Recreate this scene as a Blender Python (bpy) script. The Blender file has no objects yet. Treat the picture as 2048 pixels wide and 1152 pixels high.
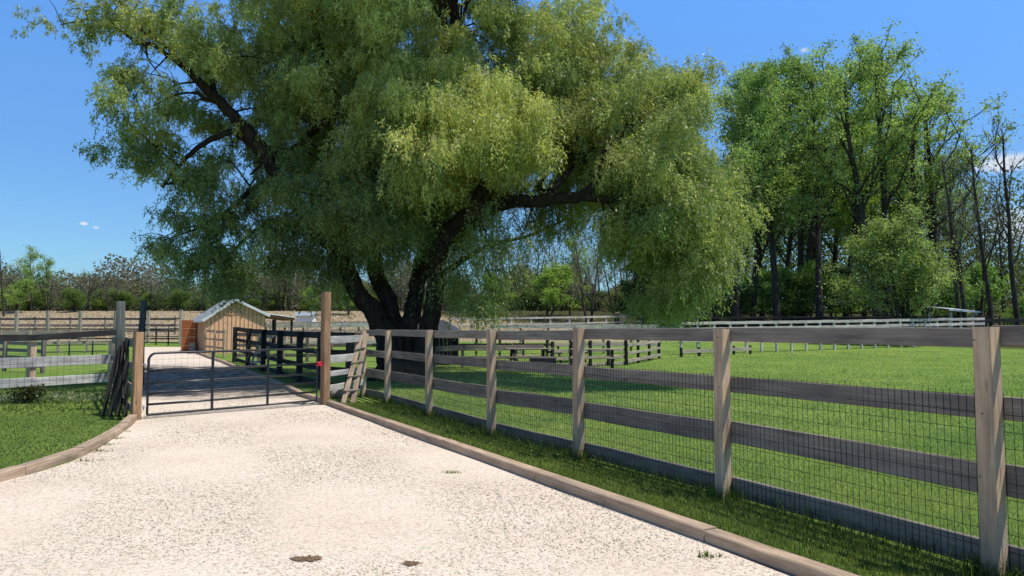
import bpy, math, random
import numpy as np
from mathutils import Vector, Matrix

S = bpy.context.scene
COL = S.collection
R = math.radians
F = 1479.0
PITCH = R(3.4)
CAMZ = 1.47

# ------------------------------------------------------------------ terrain
def H(x, y):
    t = np.clip(np.asarray(y, float) - 16.0, 0, 60)
    return 0.001 * t * t
def h(x, y): return float(H(x, y))

def ray(px, py):
    a = (px - 1024) / F; b = (576 - py) / F
    return a, math.cos(PITCH) - math.sin(PITCH) * b, math.sin(PITCH) + math.cos(PITCH) * b
def at(px, py, Y):
    """world point seen at a place of the photo when it stands Y metres ahead"""
    a, y, z = ray(px, py); k = Y / y
    return Vector((a * k, Y, CAMZ + z * k))
def ground(px, py):
    """point of the terrain seen at a place of the photo"""
    a, y, z = ray(px, py); t = 1.0
    for _ in range(4000):
        p = (a * t, y * t, CAMZ + z * t)
        if p[2] <= h(p[0], p[1]): break
        t += 0.05
    return Vector((p[0], p[1], h(p[0], p[1])))
def X(px, Y): return at(px, 665, Y).x
def GP(px, Y): 
    x = X(px, Y); return Vector((x, Y, h(x, Y)))

# ------------------------------------------------------------------ object helpers
def tag(o, label=None, cat=None, group=None, kind=None):
    if label: o['label'] = label
    if cat: o['category'] = cat
    if group: o['group'] = group
    if kind: o['kind'] = kind
    return o
def thing(name, label, cat, loc=(0, 0, 0), rz=0, group=None):
    o = bpy.data.objects.new(name, None); COL.objects.link(o)
    o.location = loc; o.rotation_euler = (0, 0, rz); o.empty_display_size = 0.2
    return tag(o, label, cat, group)
def link(name, me, parent=None):
    o = bpy.data.objects.new(name, me); COL.objects.link(o)
    if parent is not None:
        o.parent = parent
    return o
def world_child(o, parent):
    """child whose mesh was written in world coordinates"""
    o.parent = parent
    m = Matrix.Translation(parent.location) @ parent.rotation_euler.to_matrix().to_4x4()
    o.matrix_parent_inverse = m.inverted()
    return o

def np_mesh(name, V, Fa, mats, col=None, smooth=False, uv=None, mi=None):
    V = np.asarray(V, np.float32); Fa = np.asarray(Fa, np.int32)
    k = Fa.shape[1]; n = len(Fa)
    me = bpy.data.meshes.new(name)
    me.vertices.add(len(V)); me.vertices.foreach_set('co', V.ravel())
    me.loops.add(n * k); me.loops.foreach_set('vertex_index', Fa.ravel())
    me.polygons.add(n); me.polygons.foreach_set('loop_start', np.arange(0, n * k, k, dtype=np.int32))
    if smooth: me.polygons.foreach_set('use_smooth', np.ones(n, bool))
    if mi is not None: me.polygons.foreach_set('material_index', np.asarray(mi, np.int32))
    if uv is not None:
        l = me.uv_layers.new(name='UVMap'); l.data.foreach_set('uv', np.asarray(uv, np.float32).ravel())
    if col is not None:   # one colour per face
        c = me.color_attributes.new('Tint', 'FLOAT_COLOR', 'CORNER')
        cc = np.repeat(np.c_[np.asarray(col, np.float32), np.ones(n, np.float32)], k, axis=0)
        c.data.foreach_set('color', cc.ravel())
    me.update(calc_edges=True)
    for m in (mats if isinstance(mats, (list, tuple)) else [mats]): me.materials.append(m)
    return me

class MB:
    """collects boards, tubes and plates, all with uv in metres (u runs along the piece)"""
    def __init__(s): s.v = []; s.f = []; s.uv = []; s.sm = []
    def face(s, idx, uv, smooth=False): s.f.append(idx); s.uv.append(uv); s.sm.append(smooth)
    def board(s, A, B, wid, thk, up=(0, 0, 1), nseg=1, warp=0.0, rnd=None, bev=0.006):
        rnd = rnd or random
        A = Vector(A); B = Vector(B); ax = (B - A); L = ax.length; ax.normalize()
        up = Vector(up); sd = ax.cross(up).normalized(); up = sd.cross(ax).normalized()
        b = min(bev, wid * .3, thk * .3); w = wid / 2; t = thk / 2
        prof = [(-t, -w + b), (-t + b, -w), (t - b, -w), (t, -w + b), (t, w - b), (t - b, w), (-t + b, w), (-t, w - b)]
        cum = [0]
        for i in range(8):
            p, q = prof[i], prof[(i + 1) % 8]; cum.append(cum[-1] + math.hypot(q[0] - p[0], q[1] - p[1]))
        u0 = rnd.uniform(0, 50); v0 = rnd.uniform(0, 50)
        base = len(s.v); pts = []
        for k in range(nseg + 1):
            q = k / nseg; o = Vector((0, 0, 0))
            if 0 < k < nseg and warp: o = sd * rnd.uniform(-warp, warp) * .5 + up * rnd.uniform(-warp, warp)
            for a, c in prof: s.v.append(A + ax * (L * q) + o + sd * a + up * c)
        for k in range(nseg):
            for i in range(8):
                j = (i + 1) % 8; a = base + k * 8
                ua = u0 + L * k / nseg; ub = u0 + L * (k + 1) / nseg
                s.face((a + i, a + 8 + i, a + 8 + j, a + j), ((ua, v0 + cum[i]), (ub, v0 + cum[i]), (ub, v0 + cum[i + 1]), (ua, v0 + cum[i + 1])))
        s.face(tuple(base + i for i in range(8)), tuple((u0 + p[0] * .3, v0 + p[1]) for p in prof))
        e = base + nseg * 8
        s.face(tuple(e + i for i in reversed(range(8))), tuple((u0 + p[0] * .3, v0 + p[1]) for p in reversed(prof)))
        return s
    def tube(s, pts, rad, sides=8, caps=True, smooth=True):
        pts = [Vector(p) for p in pts]; n = len(pts)
        rad = rad if isinstance(rad, (list, tuple)) else [rad] * n
        base = len(s.v); u = random.uniform(0, 20); us = []
        ref = None
        for i, p in enumerate(pts):
            d = (pts[min(i + 1, n - 1)] - pts[max(i - 1, 0)])
            if d.length < 1e-7: d = Vector((0, 0, 1))
            d.normalize()
            if ref is None: ref = Vector((1, 0, 0)) if abs(d.x) < .8 else Vector((0, 1, 0))
            a = (ref - d * ref.dot(d)).normalized(); ref = a; b = d.cross(a)
            if i: u += (p - pts[i - 1]).length
            us.append(u)
            for k in range(sides):
                t = 2 * math.pi * k / sides
                s.v.append(p + (a * math.cos(t) + b * math.sin(t)) * rad[i])
        for i in range(n - 1):
            for k in range(sides):
                j = (k + 1) % sides; A = base + i * sides
                c = 2 * math.pi * max(rad[0], .01) / sides
                s.face((A + k, A + j, A + sides + j, A + sides + k), ((us[i], k * c), (us[i], (k + 1) * c), (us[i + 1], (k + 1) * c), (us[i + 1], k * c)), smooth)
        if caps:
            s.face(tuple(base + k for k in reversed(range(sides))), tuple((0, 0) for _ in range(sides)))
            e = base + (n - 1) * sides
            s.face(tuple(e + k for k in range(sides)), tuple((0.0, 0) for _ in range(sides)))
        return s
    def poly(s, pts, uv=None):
        base = len(s.v); s.v += [Vector(p) for p in pts]
        s.face(tuple(range(base, base + len(pts))), uv or tuple((p[0], p[1]) for p in pts)); return s
    def box(s, c, sx, sy, sz, rz=0, bev=.005):
        c = Vector(c); d = Vector((math.cos(rz), math.sin(rz), 0))
        return s.board(c - d * sx / 2, c + d * sx / 2, sz, sy, bev=bev)
    def build(s, name, mat, parent=None, world=True):
        me = bpy.data.meshes.new(name)
        me.from_pydata([tuple(v) for v in s.v], [], s.f)
        l = me.uv_layers.new(name='UVMap')
        l.data.foreach_set('uv', np.array([c for f in s.uv for c in f], np.float32).ravel())
        me.polygons.foreach_set('use_smooth', np.array(s.sm, bool))
        for m in (mat if isinstance(mat, (list, tuple)) else [mat]): me.materials.append(m)
        me.update()
        o = bpy.data.objects.new(name, me); COL.objects.link(o)
        if parent is not None:
            if world: world_child(o, parent)
            else: o.parent = parent
        return o

# ------------------------------------------------------------------ materials
def mat(name):
    m = bpy.data.materials.new(name); m.use_nodes = True
    nt = m.node_tree; nt.nodes.clear()
    out = nt.nodes.new('ShaderNodeOutputMaterial')
    return m, nt, out
def N(nt, t, **k):
    n = nt.nodes.new(t)
    for a, b in k.items():
        if a in n.inputs.keys(): n.inputs[a].default_value = b
        else: setattr(n, a, b)
    return n
def ramp(nt, stops):
    r = nt.nodes.new('ShaderNodeValToRGB'); e = r.color_ramp.elements
    while len(e) < len(stops): e.new(.5)
    for i, (p, c) in enumerate(stops): e[i].position = p; e[i].color = (*c, 1) if len(c) == 3 else c
    return r
def mixc(nt, fac, a, b, mode='MIX'):
    n = nt.nodes.new('ShaderNodeMix'); n.data_type = 'RGBA'; n.blend_type = mode
    for i, v in ((0, fac), (6, a), (7, b)):
        if isinstance(v, (int, float)): n.inputs[i].default_value = v
        elif isinstance(v, tuple): n.inputs[i].default_value = (*v, 1)
        else: nt.links.new(v, n.inputs[i])
    return n.outputs[2]
def princ(nt, out, color, rough=.8, spec=.3, bump=None, bstr=.3, bdist=.01, metallic=0):
    b = nt.nodes.new('ShaderNodeBsdfPrincipled')
    if isinstance(color, tuple): b.inputs['Base Color'].default_value = (*color, 1)
    else: nt.links.new(color, b.inputs['Base Color'])
    b.inputs['Roughness'].default_value = rough; b.inputs['Specular IOR Level'].default_value = spec
    b.inputs['Metallic'].default_value = metallic
    if bump is not None:
        u = N(nt, 'ShaderNodeBump', Strength=bstr, Distance=bdist); nt.links.new(bump, u.inputs['Height'])
        nt.links.new(u.outputs[0], b.inputs['Normal'])
    nt.links.new(b.outputs[0], out.inputs[0]); return b

def wood(name, c1, c2, c3, rough=.85, crack=.5, foot=.45):
    m, nt, out = mat(name)
    uv = N(nt, 'ShaderNodeUVMap')
    mp = N(nt, 'ShaderNodeMapping', Scale=(1.6, 42, 1)); nt.links.new(uv.outputs[0], mp.inputs[0])
    n1 = N(nt, 'ShaderNodeTexNoise', Scale=1.0, Detail=6.0, Roughness=.65, Distortion=.6); nt.links.new(mp.outputs[0], n1.inputs['Vector'])
    mp2 = N(nt, 'ShaderNodeMapping', Scale=(1.3, 5, 1)); nt.links.new(uv.outputs[0], mp2.inputs[0])
    n2 = N(nt, 'ShaderNodeTexNoise', Scale=1.5, Detail=4.0, Roughness=.6); nt.links.new(mp2.outputs[0], n2.inputs['Vector'])
    r1 = ramp(nt, [(.28, c1), (.52, c2), (.75, c3)]); nt.links.new(n1.outputs[0], r1.inputs[0])
    r2 = ramp(nt, [(.3, (.62, .62, .64)), (.7, (1.2, 1.17, 1.12))]); nt.links.new(n2.outputs[0], r2.inputs[0])
    c = mixc(nt, 1.0, r1.outputs[0], r2.outputs[0], 'MULTIPLY')
    mp3 = N(nt, 'ShaderNodeMapping', Scale=(.9, 75, 1)); nt.links.new(uv.outputs[0], mp3.inputs[0])
    n3 = N(nt, 'ShaderNodeTexNoise', Scale=1.2, Detail=2.0); nt.links.new(mp3.outputs[0], n3.inputs['Vector'])
    r3 = ramp(nt, [(.30, (1, 1, 1)), (.38, (0, 0, 0))]); nt.links.new(n3.outputs[0], r3.inputs[0])
    mm = N(nt, 'ShaderNodeMath', operation='MULTIPLY'); nt.links.new(r3.outputs[0], mm.inputs[0]); mm.inputs[1].default_value = crack
    c = mixc(nt, mm.outputs[0], c, tuple(v * .22 for v in c1))
    # knots
    mpk = N(nt, 'ShaderNodeMapping', Scale=(1.3, 5, 1)); nt.links.new(uv.outputs[0], mpk.inputs[0])
    vk = N(nt, 'ShaderNodeTexVoronoi', Scale=1.1); nt.links.new(mpk.outputs[0], vk.inputs['Vector'])
    rk = ramp(nt, [(.04, (1, 1, 1)), (.1, (0, 0, 0))]); nt.links.new(vk.outputs[0], rk.inputs[0])
    mk = N(nt, 'ShaderNodeMath', operation='MULTIPLY'); nt.links.new(rk.outputs[0], mk.inputs[0]); mk.inputs[1].default_value = .7
    c = mixc(nt, mk.outputs[0], c, tuple(v * .35 for v in c1))
    # per object shade shift
    oi = N(nt, 'ShaderNodeObjectInfo')
    ro = ramp(nt, [(0, (.8, .8, .82)), (1, (1.12, 1.1, 1.06))]); nt.links.new(oi.outputs['Random'], ro.inputs[0])
    c = mixc(nt, 1.0, c, ro.outputs[0], 'MULTIPLY')
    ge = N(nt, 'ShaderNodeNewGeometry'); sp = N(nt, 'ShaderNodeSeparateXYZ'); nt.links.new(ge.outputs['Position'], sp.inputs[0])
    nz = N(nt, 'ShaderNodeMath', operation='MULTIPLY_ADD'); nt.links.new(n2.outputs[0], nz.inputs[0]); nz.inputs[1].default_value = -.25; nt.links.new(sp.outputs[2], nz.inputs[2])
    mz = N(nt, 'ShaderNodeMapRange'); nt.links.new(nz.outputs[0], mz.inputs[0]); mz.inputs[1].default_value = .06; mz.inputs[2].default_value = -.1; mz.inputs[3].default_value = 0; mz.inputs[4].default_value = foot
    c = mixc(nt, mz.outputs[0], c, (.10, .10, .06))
    princ(nt, out, c, rough, .15, n1.outputs[0], .5, .006)
    return m
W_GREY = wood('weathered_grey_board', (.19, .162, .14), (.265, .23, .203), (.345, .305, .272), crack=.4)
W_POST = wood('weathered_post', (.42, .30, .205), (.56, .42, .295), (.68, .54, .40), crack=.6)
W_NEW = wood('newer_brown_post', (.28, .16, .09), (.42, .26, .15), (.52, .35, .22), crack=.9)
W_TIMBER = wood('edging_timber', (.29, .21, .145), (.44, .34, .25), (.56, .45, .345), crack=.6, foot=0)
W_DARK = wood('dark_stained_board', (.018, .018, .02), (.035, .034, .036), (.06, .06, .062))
W_POLE = wood('old_treated_pole', (.045, .055, .052), (.09, .10, .095), (.19, .20, .19), crack=.8)
W_PALE = wood('silvered_board', (.36, .36, .36), (.52, .52, .51), (.64, .64, .63), crack=.4)
W_WHITE = wood('pale_far_rail', (.42, .40, .37), (.56, .54, .50), (.68, .66, .62), crack=.2)
W_TAN = wood('pen_plank', (.26, .22, .17), (.42, .37, .30), (.55, .49, .40))
W_ORANGE = wood('red_brown_panel', (.22, .07, .03), (.33, .115, .05), (.42, .16, .075), crack=.2)

def simple(name, col, rough=.5, spec=.5, metallic=0, nscale=6, var=.25, bstr=.1):
    m, nt, out = mat(name)
    tc = N(nt, 'ShaderNodeTexCoord')
    n = N(nt, 'ShaderNodeTexNoise', Scale=nscale, Detail=5.0); nt.links.new(tc.outputs['Object'], n.inputs['Vector'])
    r = ramp(nt, [(.3, tuple(v * (1 - var) for v in col)), (.7, tuple(min(1, v * (1 + var)) for v in col))]); nt.links.new(n.outputs[0], r.inputs[0])
    princ(nt, out, r.outputs[0], rough, spec, n.outputs[0], bstr, .01, metallic); return m
M_PIPE = simple('dark_gate_paint', (.018, .02, .026), .30, .5, .1, 30, .3)
M_WIRE = simple('dull_wire', (.03, .032, .033), .6, .4, .3, 20, .2)
M_RED = simple('red_latch', (.45, .012, .03), .4, .5)
M_STEEL = simple('galvanised', (.45, .46, .47), .45, .5, .7)
M_SIDING = simple('tan_siding', (.76, .445, .275), .6, .3, 0, 3, .10)
M_SIDTRIM = simple('siding_batten', (.42, .26, .155), .6, .3, 0, 3, .10)
M_ROOF = simple('grey_roof_metal', (.34, .38, .40), .42, .5, .2, 2, .12)
M_TRIM = simple('pale_trim', (.62, .66, .68), .4, .5, .1, 4, .08)
M_SOFFIT = simple('brown_soffit', (.13, .06, .035), .7, .3)
M_SHINGLE = simple('dark_shingle', (.045, .05, .06), .8, .3, 0, 25, .4)
M_BLACK = simple('black_plastic', (.012, .012, .013), .4, .5)
M_STONE = simple('field_stone', (.30, .25, .20), .9, .2, 0, 8, .35, .6)
M_WHITE = simple('white_wall', (.75, .75, .73), .7, .3, 0, 3, .08)

def bark(name, c1, c2, sc=7):
    m, nt, out = mat(name)
    tc = N(nt, 'ShaderNodeTexCoord')
    mp = N(nt, 'ShaderNodeMapping', Scale=(1, 1, .25)); nt.links.new(tc.outputs['Object'], mp.inputs[0])
    n = N(nt, 'ShaderNodeTexNoise', Scale=sc, Detail=6.0, Roughness=.7, Distortion=.8); nt.links.new(mp.outputs[0], n.inputs['Vector'])
    r = ramp(nt, [(.35, c1), (.7, c2)]); nt.links.new(n.outputs[0], r.inputs[0])
    princ(nt, out, r.outputs[0], .95, .1, n.outputs[0], 1.0, .06); return m
B_WILLOW = bark('willow_bark', (.016, .013, .011), (.07, .055, .044), 9)
B_DARK = bark('forest_bark', (.03, .025, .02), (.085, .075, .062), 5)
B_GREY = bark('grey_bark', (.15, .145, .12), (.28, .27, .225), 5)

def leaf(name, trans=.45, rough=.5, spec=.25):
    m, nt, out = mat(name)
    at_ = N(nt, 'ShaderNodeAttribute', attribute_name='Tint')
    oi = N(nt, 'ShaderNodeObjectInfo')
    ro = ramp(nt, [(0, (.86, .92, .95)), (1, (1.12, 1.06, .95))]); nt.links.new(oi.outputs['Random'], ro.inputs[0])
    c = mixc(nt, 1.0, at_.outputs['Color'], ro.outputs[0], 'MULTIPLY')
    b = nt.nodes.new('ShaderNodeBsdfPrincipled'); nt.links.new(c, b.inputs['Base Color'])
    b.inputs['Roughness'].default_value = rough; b.inputs['Specular IOR Level'].default_value = spec
    t = nt.nodes.new('ShaderNodeBsdfTranslucent')
    c2 = mixc(nt, 1.0, c, (1.25, 1.35, .55), 'MULTIPLY'); nt.links.new(c2, t.inputs[0])
    ms = nt.nodes.new('ShaderNodeMixShader'); ms.inputs[0].default_value = trans
    nt.links.new(b.outputs[0], ms.inputs[1]); nt.links.new(t.outputs[0], ms.inputs[2]); nt.links.new(ms.outputs[0], out.inputs[0])
    return m
L_WILLOW = leaf('willow_leaf', .42, .42, .4)
L_TREE = leaf('tree_leaf', .42)
L_GRASS = leaf('grass_blade', .5, .6, .15)
L_DRY = leaf('dry_grass_blade', .3, .8, .1)
L_TWIG = leaf('fine_twig', .0, .9, .1)

# ground
def ground_material():
    m, nt, out = mat('lawn_and_field')
    g = N(nt, 'ShaderNodeNewGeometry'); sx = N(nt, 'ShaderNodeSeparateXYZ'); nt.links.new(g.outputs['Position'], sx.inputs[0])
    n1 = N(nt, 'ShaderNodeTexNoise', Scale=.35, Detail=4.0); nt.links.new(g.outputs['Position'], n1.inputs['Vector'])
    n2 = N(nt, 'ShaderNodeTexNoise', Scale=26.0, Detail=6.0, Roughness=.75); nt.links.new(g.outputs['Position'], n2.inputs['Vector'])
    n3 = N(nt, 'ShaderNodeTexNoise', Scale=2.6, Detail=5.0); nt.links.new(g.outputs['Position'], n3.inputs['Vector'])
    r2 = ramp(nt, [(.3, (.10, .165, .035)), (.5, (.155, .245, .055)), (.7, (.22, .32, .085))]); nt.links.new(n2.outputs[0], r2.inputs[0])
    r1 = ramp(nt, [(.35, (.85, .92, .85)), (.65, (1.28, 1.12, 1.1))]); nt.links.new(n1.outputs[0], r1.inputs[0])
    r3 = ramp(nt, [(.35, (.85, .88, .85)), (.7, (1.12, 1.1, 1.05))]); nt.links.new(n3.outputs[0], r3.inputs[0])
    c = mixc(nt, 1.0, r2.outputs[0], r1.outputs[0], 'MULTIPLY'); c = mixc(nt, 1.0, c, r3.outputs[0], 'MULTIPLY')
    # dry tan field far off
    rd = ramp(nt, [(.3, (.24, .185, .12)), (.7, (.42, .34, .23))]); nt.links.new(n3.outputs[0], rd.inputs[0])
    ad = N(nt, 'ShaderNodeMath', operation='MULTIPLY_ADD'); nt.links.new(n1.outputs[0], ad.inputs[0]); ad.inputs[1].default_value = 4.0; nt.links.new(sx.outputs[1], ad.inputs[2])
    mr = N(nt, 'ShaderNodeMapRange'); nt.links.new(ad.outputs[0], mr.inputs[0]); mr.inputs[1].default_value = 46.5; mr.inputs[2].default_value = 48.5
    c = mixc(nt, mr.outputs[0], c, rd.outputs[0])
    # forest floor to the right and beyond
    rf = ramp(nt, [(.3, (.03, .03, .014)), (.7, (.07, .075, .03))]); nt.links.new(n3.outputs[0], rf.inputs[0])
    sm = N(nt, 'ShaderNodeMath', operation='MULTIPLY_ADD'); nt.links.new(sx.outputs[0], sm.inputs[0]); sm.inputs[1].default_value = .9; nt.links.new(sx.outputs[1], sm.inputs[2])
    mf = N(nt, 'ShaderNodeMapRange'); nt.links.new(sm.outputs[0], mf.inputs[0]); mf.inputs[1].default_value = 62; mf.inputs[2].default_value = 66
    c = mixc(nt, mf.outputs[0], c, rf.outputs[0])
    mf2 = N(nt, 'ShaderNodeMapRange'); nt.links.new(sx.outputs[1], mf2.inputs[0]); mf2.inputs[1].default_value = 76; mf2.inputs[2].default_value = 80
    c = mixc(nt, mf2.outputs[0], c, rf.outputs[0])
    princ(nt, out, c, .95, .05, n2.outputs[0], .9, .05)
    return m
M_GROUND = ground_material()

def gravel_material():
    m, nt, out = mat('cream_gravel')
    g = N(nt, 'ShaderNodeNewGeometry')
    v1 = N(nt, 'ShaderNodeTexVoronoi', Scale=70.0); nt.links.new(g.outputs['Position'], v1.inputs['Vector'])
    v2 = N(nt, 'ShaderNodeTexVoronoi', Scale=22.0); nt.links.new(g.outputs['Position'], v2.inputs['Vector'])
    n1 = N(nt, 'ShaderNodeTexNoise', Scale=.8, Detail=5.0); nt.links.new(g.outputs['Position'], n1.inputs['Vector'])
    sc = N(nt, 'ShaderNodeSeparateColor'); nt.links.new(v1.outputs['Color'], sc.inputs[0])
    rc = ramp(nt, [(0, (.38, .32, .26)), (.10, (.54, .475, .40)), (.18, (.63, .54, .45)), (.6, (.675, .58, .488)), (1, (.73, .64, .55))]); nt.links.new(sc.outputs[0], rc.inputs[0])
    rn = ramp(nt, [(.3, (.94, .91, .88)), (.6, (1.03, 1.02, 1.0))]); nt.links.new(n1.outputs[0], rn.inputs[0])
    c = mixc(nt, 1.0, rc.outputs[0], rn.outputs[0], 'MULTIPLY')
    rg = ramp(nt, [(.55, (1, 1, 1)), (.85, (.45, .4, .34))]); nt.links.new(v2.outputs[0], rg.inputs[0])
    c = mixc(nt, .18, c, rg.outputs[0], 'MULTIPLY')
    # dusty brown scuffs near the front
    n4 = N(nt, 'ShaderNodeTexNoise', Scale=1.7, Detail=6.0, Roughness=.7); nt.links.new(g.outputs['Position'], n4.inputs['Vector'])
    r4 = ramp(nt, [(.60, (0, 0, 0)), (.72, (1, 1, 1))]); nt.links.new(n4.outputs[0], r4.inputs[0])
    m4 = N(nt, 'ShaderNodeMath', operation='MULTIPLY'); nt.links.new(r4.outputs[0], m4.inputs[0]); m4.inputs[1].default_value = .26
    c = mixc(nt, m4.outputs[0], c, (.30, .235, .17))
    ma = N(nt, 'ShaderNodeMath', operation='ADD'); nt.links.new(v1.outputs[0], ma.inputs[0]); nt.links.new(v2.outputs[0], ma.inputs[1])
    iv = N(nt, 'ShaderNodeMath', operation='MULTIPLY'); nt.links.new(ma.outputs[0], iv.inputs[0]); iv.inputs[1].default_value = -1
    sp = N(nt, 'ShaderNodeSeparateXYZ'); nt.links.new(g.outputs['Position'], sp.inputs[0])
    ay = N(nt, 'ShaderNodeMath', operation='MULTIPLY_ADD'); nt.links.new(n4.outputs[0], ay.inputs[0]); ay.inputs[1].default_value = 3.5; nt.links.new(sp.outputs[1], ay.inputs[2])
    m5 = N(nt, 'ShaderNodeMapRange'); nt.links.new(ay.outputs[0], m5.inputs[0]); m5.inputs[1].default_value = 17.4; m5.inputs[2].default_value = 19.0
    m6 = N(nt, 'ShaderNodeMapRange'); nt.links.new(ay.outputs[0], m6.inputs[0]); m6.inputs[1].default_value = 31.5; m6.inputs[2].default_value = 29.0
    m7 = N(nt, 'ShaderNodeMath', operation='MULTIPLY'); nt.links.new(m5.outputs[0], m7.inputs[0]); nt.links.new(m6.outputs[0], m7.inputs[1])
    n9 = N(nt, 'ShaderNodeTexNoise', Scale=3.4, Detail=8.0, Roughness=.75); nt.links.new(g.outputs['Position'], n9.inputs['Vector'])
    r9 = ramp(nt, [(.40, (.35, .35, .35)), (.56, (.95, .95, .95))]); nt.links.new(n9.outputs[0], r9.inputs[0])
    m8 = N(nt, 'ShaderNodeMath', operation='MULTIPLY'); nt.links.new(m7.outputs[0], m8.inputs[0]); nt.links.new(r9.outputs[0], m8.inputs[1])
    c = mixc(nt, m8.outputs[0], c, (.13, .105, .08))  # willow shade and its dapples painted dark into the rear gravel
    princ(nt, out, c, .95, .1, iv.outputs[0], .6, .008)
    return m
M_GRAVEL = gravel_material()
M_PEBBLE = leaf('loose_pebble', .0, .9, .15)

# ------------------------------------------------------------------ the ground sheet
def build_ground():
    xs = np.unique(np.concatenate([np.linspace(-900, -60, 12), np.linspace(-60, 60, 61), np.linspace(60, 900, 12)]))
    ys = np.unique(np.concatenate([np.linspace(-60, 0, 7), np.linspace(0, 80, 81), np.linspace(80, 1500, 16)]))
    GX, GY = np.meshgrid(xs, ys); V = np.c_[GX.ravel(), GY.ravel(), H(GX.ravel(), GY.ravel())]
    nx = len(xs); i, j = np.meshgrid(np.arange(nx - 1), np.arange(len(ys) - 1)); a = (j * nx + i).ravel()
    Fa = np.c_[a, a + 1, a + nx + 1, a + nx]
    tag(link('ground', np_mesh('ground', V, Fa, M_GROUND, smooth=True)), kind='structure')
build_ground()

# edges of the drive, from measured points
RIGHT = [(1560, 1152), (1300, 1049), (1100, 979), (1000, 939), (900, 904), (740, 844), (652, 812)]
LEFT = [(-160, 1015), (0, 967), (80, 945), (150, 922), (200, 897), (240, 872), (262, 855), (276, 840)]
Rp = [ground(*p) for p in RIGHT]; Lp = [ground(*p) for p in LEFT]
d0 = (Rp[0] - Rp[2]).normalized(); Rp = [Rp[0] + d0 * 6.5] + Rp
d1 = (Lp[0] - Lp[1]).normalized(); Lp = [Lp[0] + d1 * 5.0 + Vector((0, -1.2, 0)), Lp[0] + d1 * 2.0 + Vector((0, -.3, 0))] + Lp
GATE_R = ground(650, 811); GATE_L = ground(271, 841)
# beyond the gate
RB = [(GATE_R.x, GATE_R.y), (X(608, 16.4), 16.4), (X(562, 19.8), 19.8), (X(505, 24), 24), (X(447, 30), 30), (X(380, 38), 38), (X(372, 41), 41)]
LB = [(GATE_L.x, GATE_L.y), (X(272, 15), 15), (X(276, 20), 20), (X(278, 25), 25), (X(280, 30), 30), (X(282, 37), 37), (X(288, 41), 41)]
def interp_edge(pts, y):
    p = sorted(pts, key=lambda q: q[1])
    return np.interp(y, [q[1] for q in p], [q[0] for q in p])
Rall = [(p.x, p.y) for p in Rp] + RB[1:]
Lall = [(p.x, p.y) for p in Lp] + LB[1:]
def build_drive():
    ys = np.concatenate([np.linspace(-3, 16, 96), np.linspace(16.5, 41, 50)])
    rx = interp_edge(Rall, ys); lx = interp_edge(Lall, ys)
    n = 24; V = []
    for y, a, b in zip(ys, lx, rx):
        t = np.linspace(0, 1, n); x = a + (b - a) * t
        z = H(x, np.full(n, y)) + .012 + .006 * np.sin(x * 2.1 + y * .7) * np.sin(y * 1.3)
        V.append(np.c_[x, np.full(n, y), z])
    V = np.concatenate(V); i, j = np.meshgrid(np.arange(n - 1), np.arange(len(ys) - 1)); q = (j * n + i).ravel()
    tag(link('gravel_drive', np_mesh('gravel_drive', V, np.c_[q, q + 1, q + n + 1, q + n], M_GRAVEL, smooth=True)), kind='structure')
build_drive()
rng = np.random.default_rng(7)

def in_drive(x, y, m=0.0):
    return (x > interp_edge(Lall, y) + m) & (x < interp_edge(Rall, y) - m)

def build_pebbles():
    P = []
    for y0, y1, x0, x1, dens, s0, s1 in ((4.0, 6.5, -5.5, 2.6, 1100, .004, .0095), (6.5, 9.5, -6.2, 1.2, 620, .005, .0115), (9.5, 13.5, -6.5, -1, 260, .007, .014), (13.5, 17, -7, -3, 90, .009, .018)):
        n = int((y1 - y0) * (x1 - x0) * dens); x = rng.uniform(x0, x1, n); y = rng.uniform(y0, y1, n); k = in_drive(x, y, .02)
        s = rng.uniform(s0, s1, n) * np.where(rng.random(n) < .06, 1.5, 1)
        P.append(np.c_[x[k], y[k], s[k]])
    P = np.concatenate(P); n = len(P)
    o = np.array([[1, 0, 0], [0, 1, 0], [-1, 0, 0], [0, -1, 0], [0, 0, 1], [0, 0, -1]], float)
    a = rng.uniform(0, 6.28, n); ca, sa = np.cos(a), np.sin(a)
    V = np.repeat(o[None], n, 0) * rng.uniform(.55, 1.15, (n, 6, 1))
    V = V + rng.normal(0, .16, V.shape)
    V[:, :, 2] *= .42
    x = V[:, :, 0] * ca[:, None] - V[:, :, 1] * sa[:, None]; y = V[:, :, 0] * sa[:, None] + V[:, :, 1] * ca[:, None]
    V[:, :, 0] = x * 1.1; V[:, :, 1] = y; V *= P[:, 2][:, None, None]
    z = H(P[:, 0], P[:, 1]) + .013 + P[:, 2] * .05
    V += np.c_[P[:, 0], P[:, 1], z][:, None, :]
    f = np.array([[0, 1, 4], [1, 2, 4], [2, 3, 4], [3, 0, 4], [1, 0, 5], [2, 1, 5], [3, 2, 5], [0, 3, 5]])
    Fa = (f[None] + np.arange(n)[:, None, None] * 6).reshape(-1, 3)
    base = np.array([.67, .59, .49]); c = base[None] * rng.uniform(.85, 1.1, (n, 1)); c[:, 2] *= rng.uniform(.9, 1.05, n)
    dk = rng.random(n) < .045; c[dk] *= .5
    tag(link('loose_gravel', np_mesh('loose_gravel', V.reshape(-1, 3), Fa, M_PEBBLE, col=np.repeat(c, 8, 0))), 'cream loose gravel stones covering the drive', 'gravel', kind='stuff')
build_pebbles()

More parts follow.
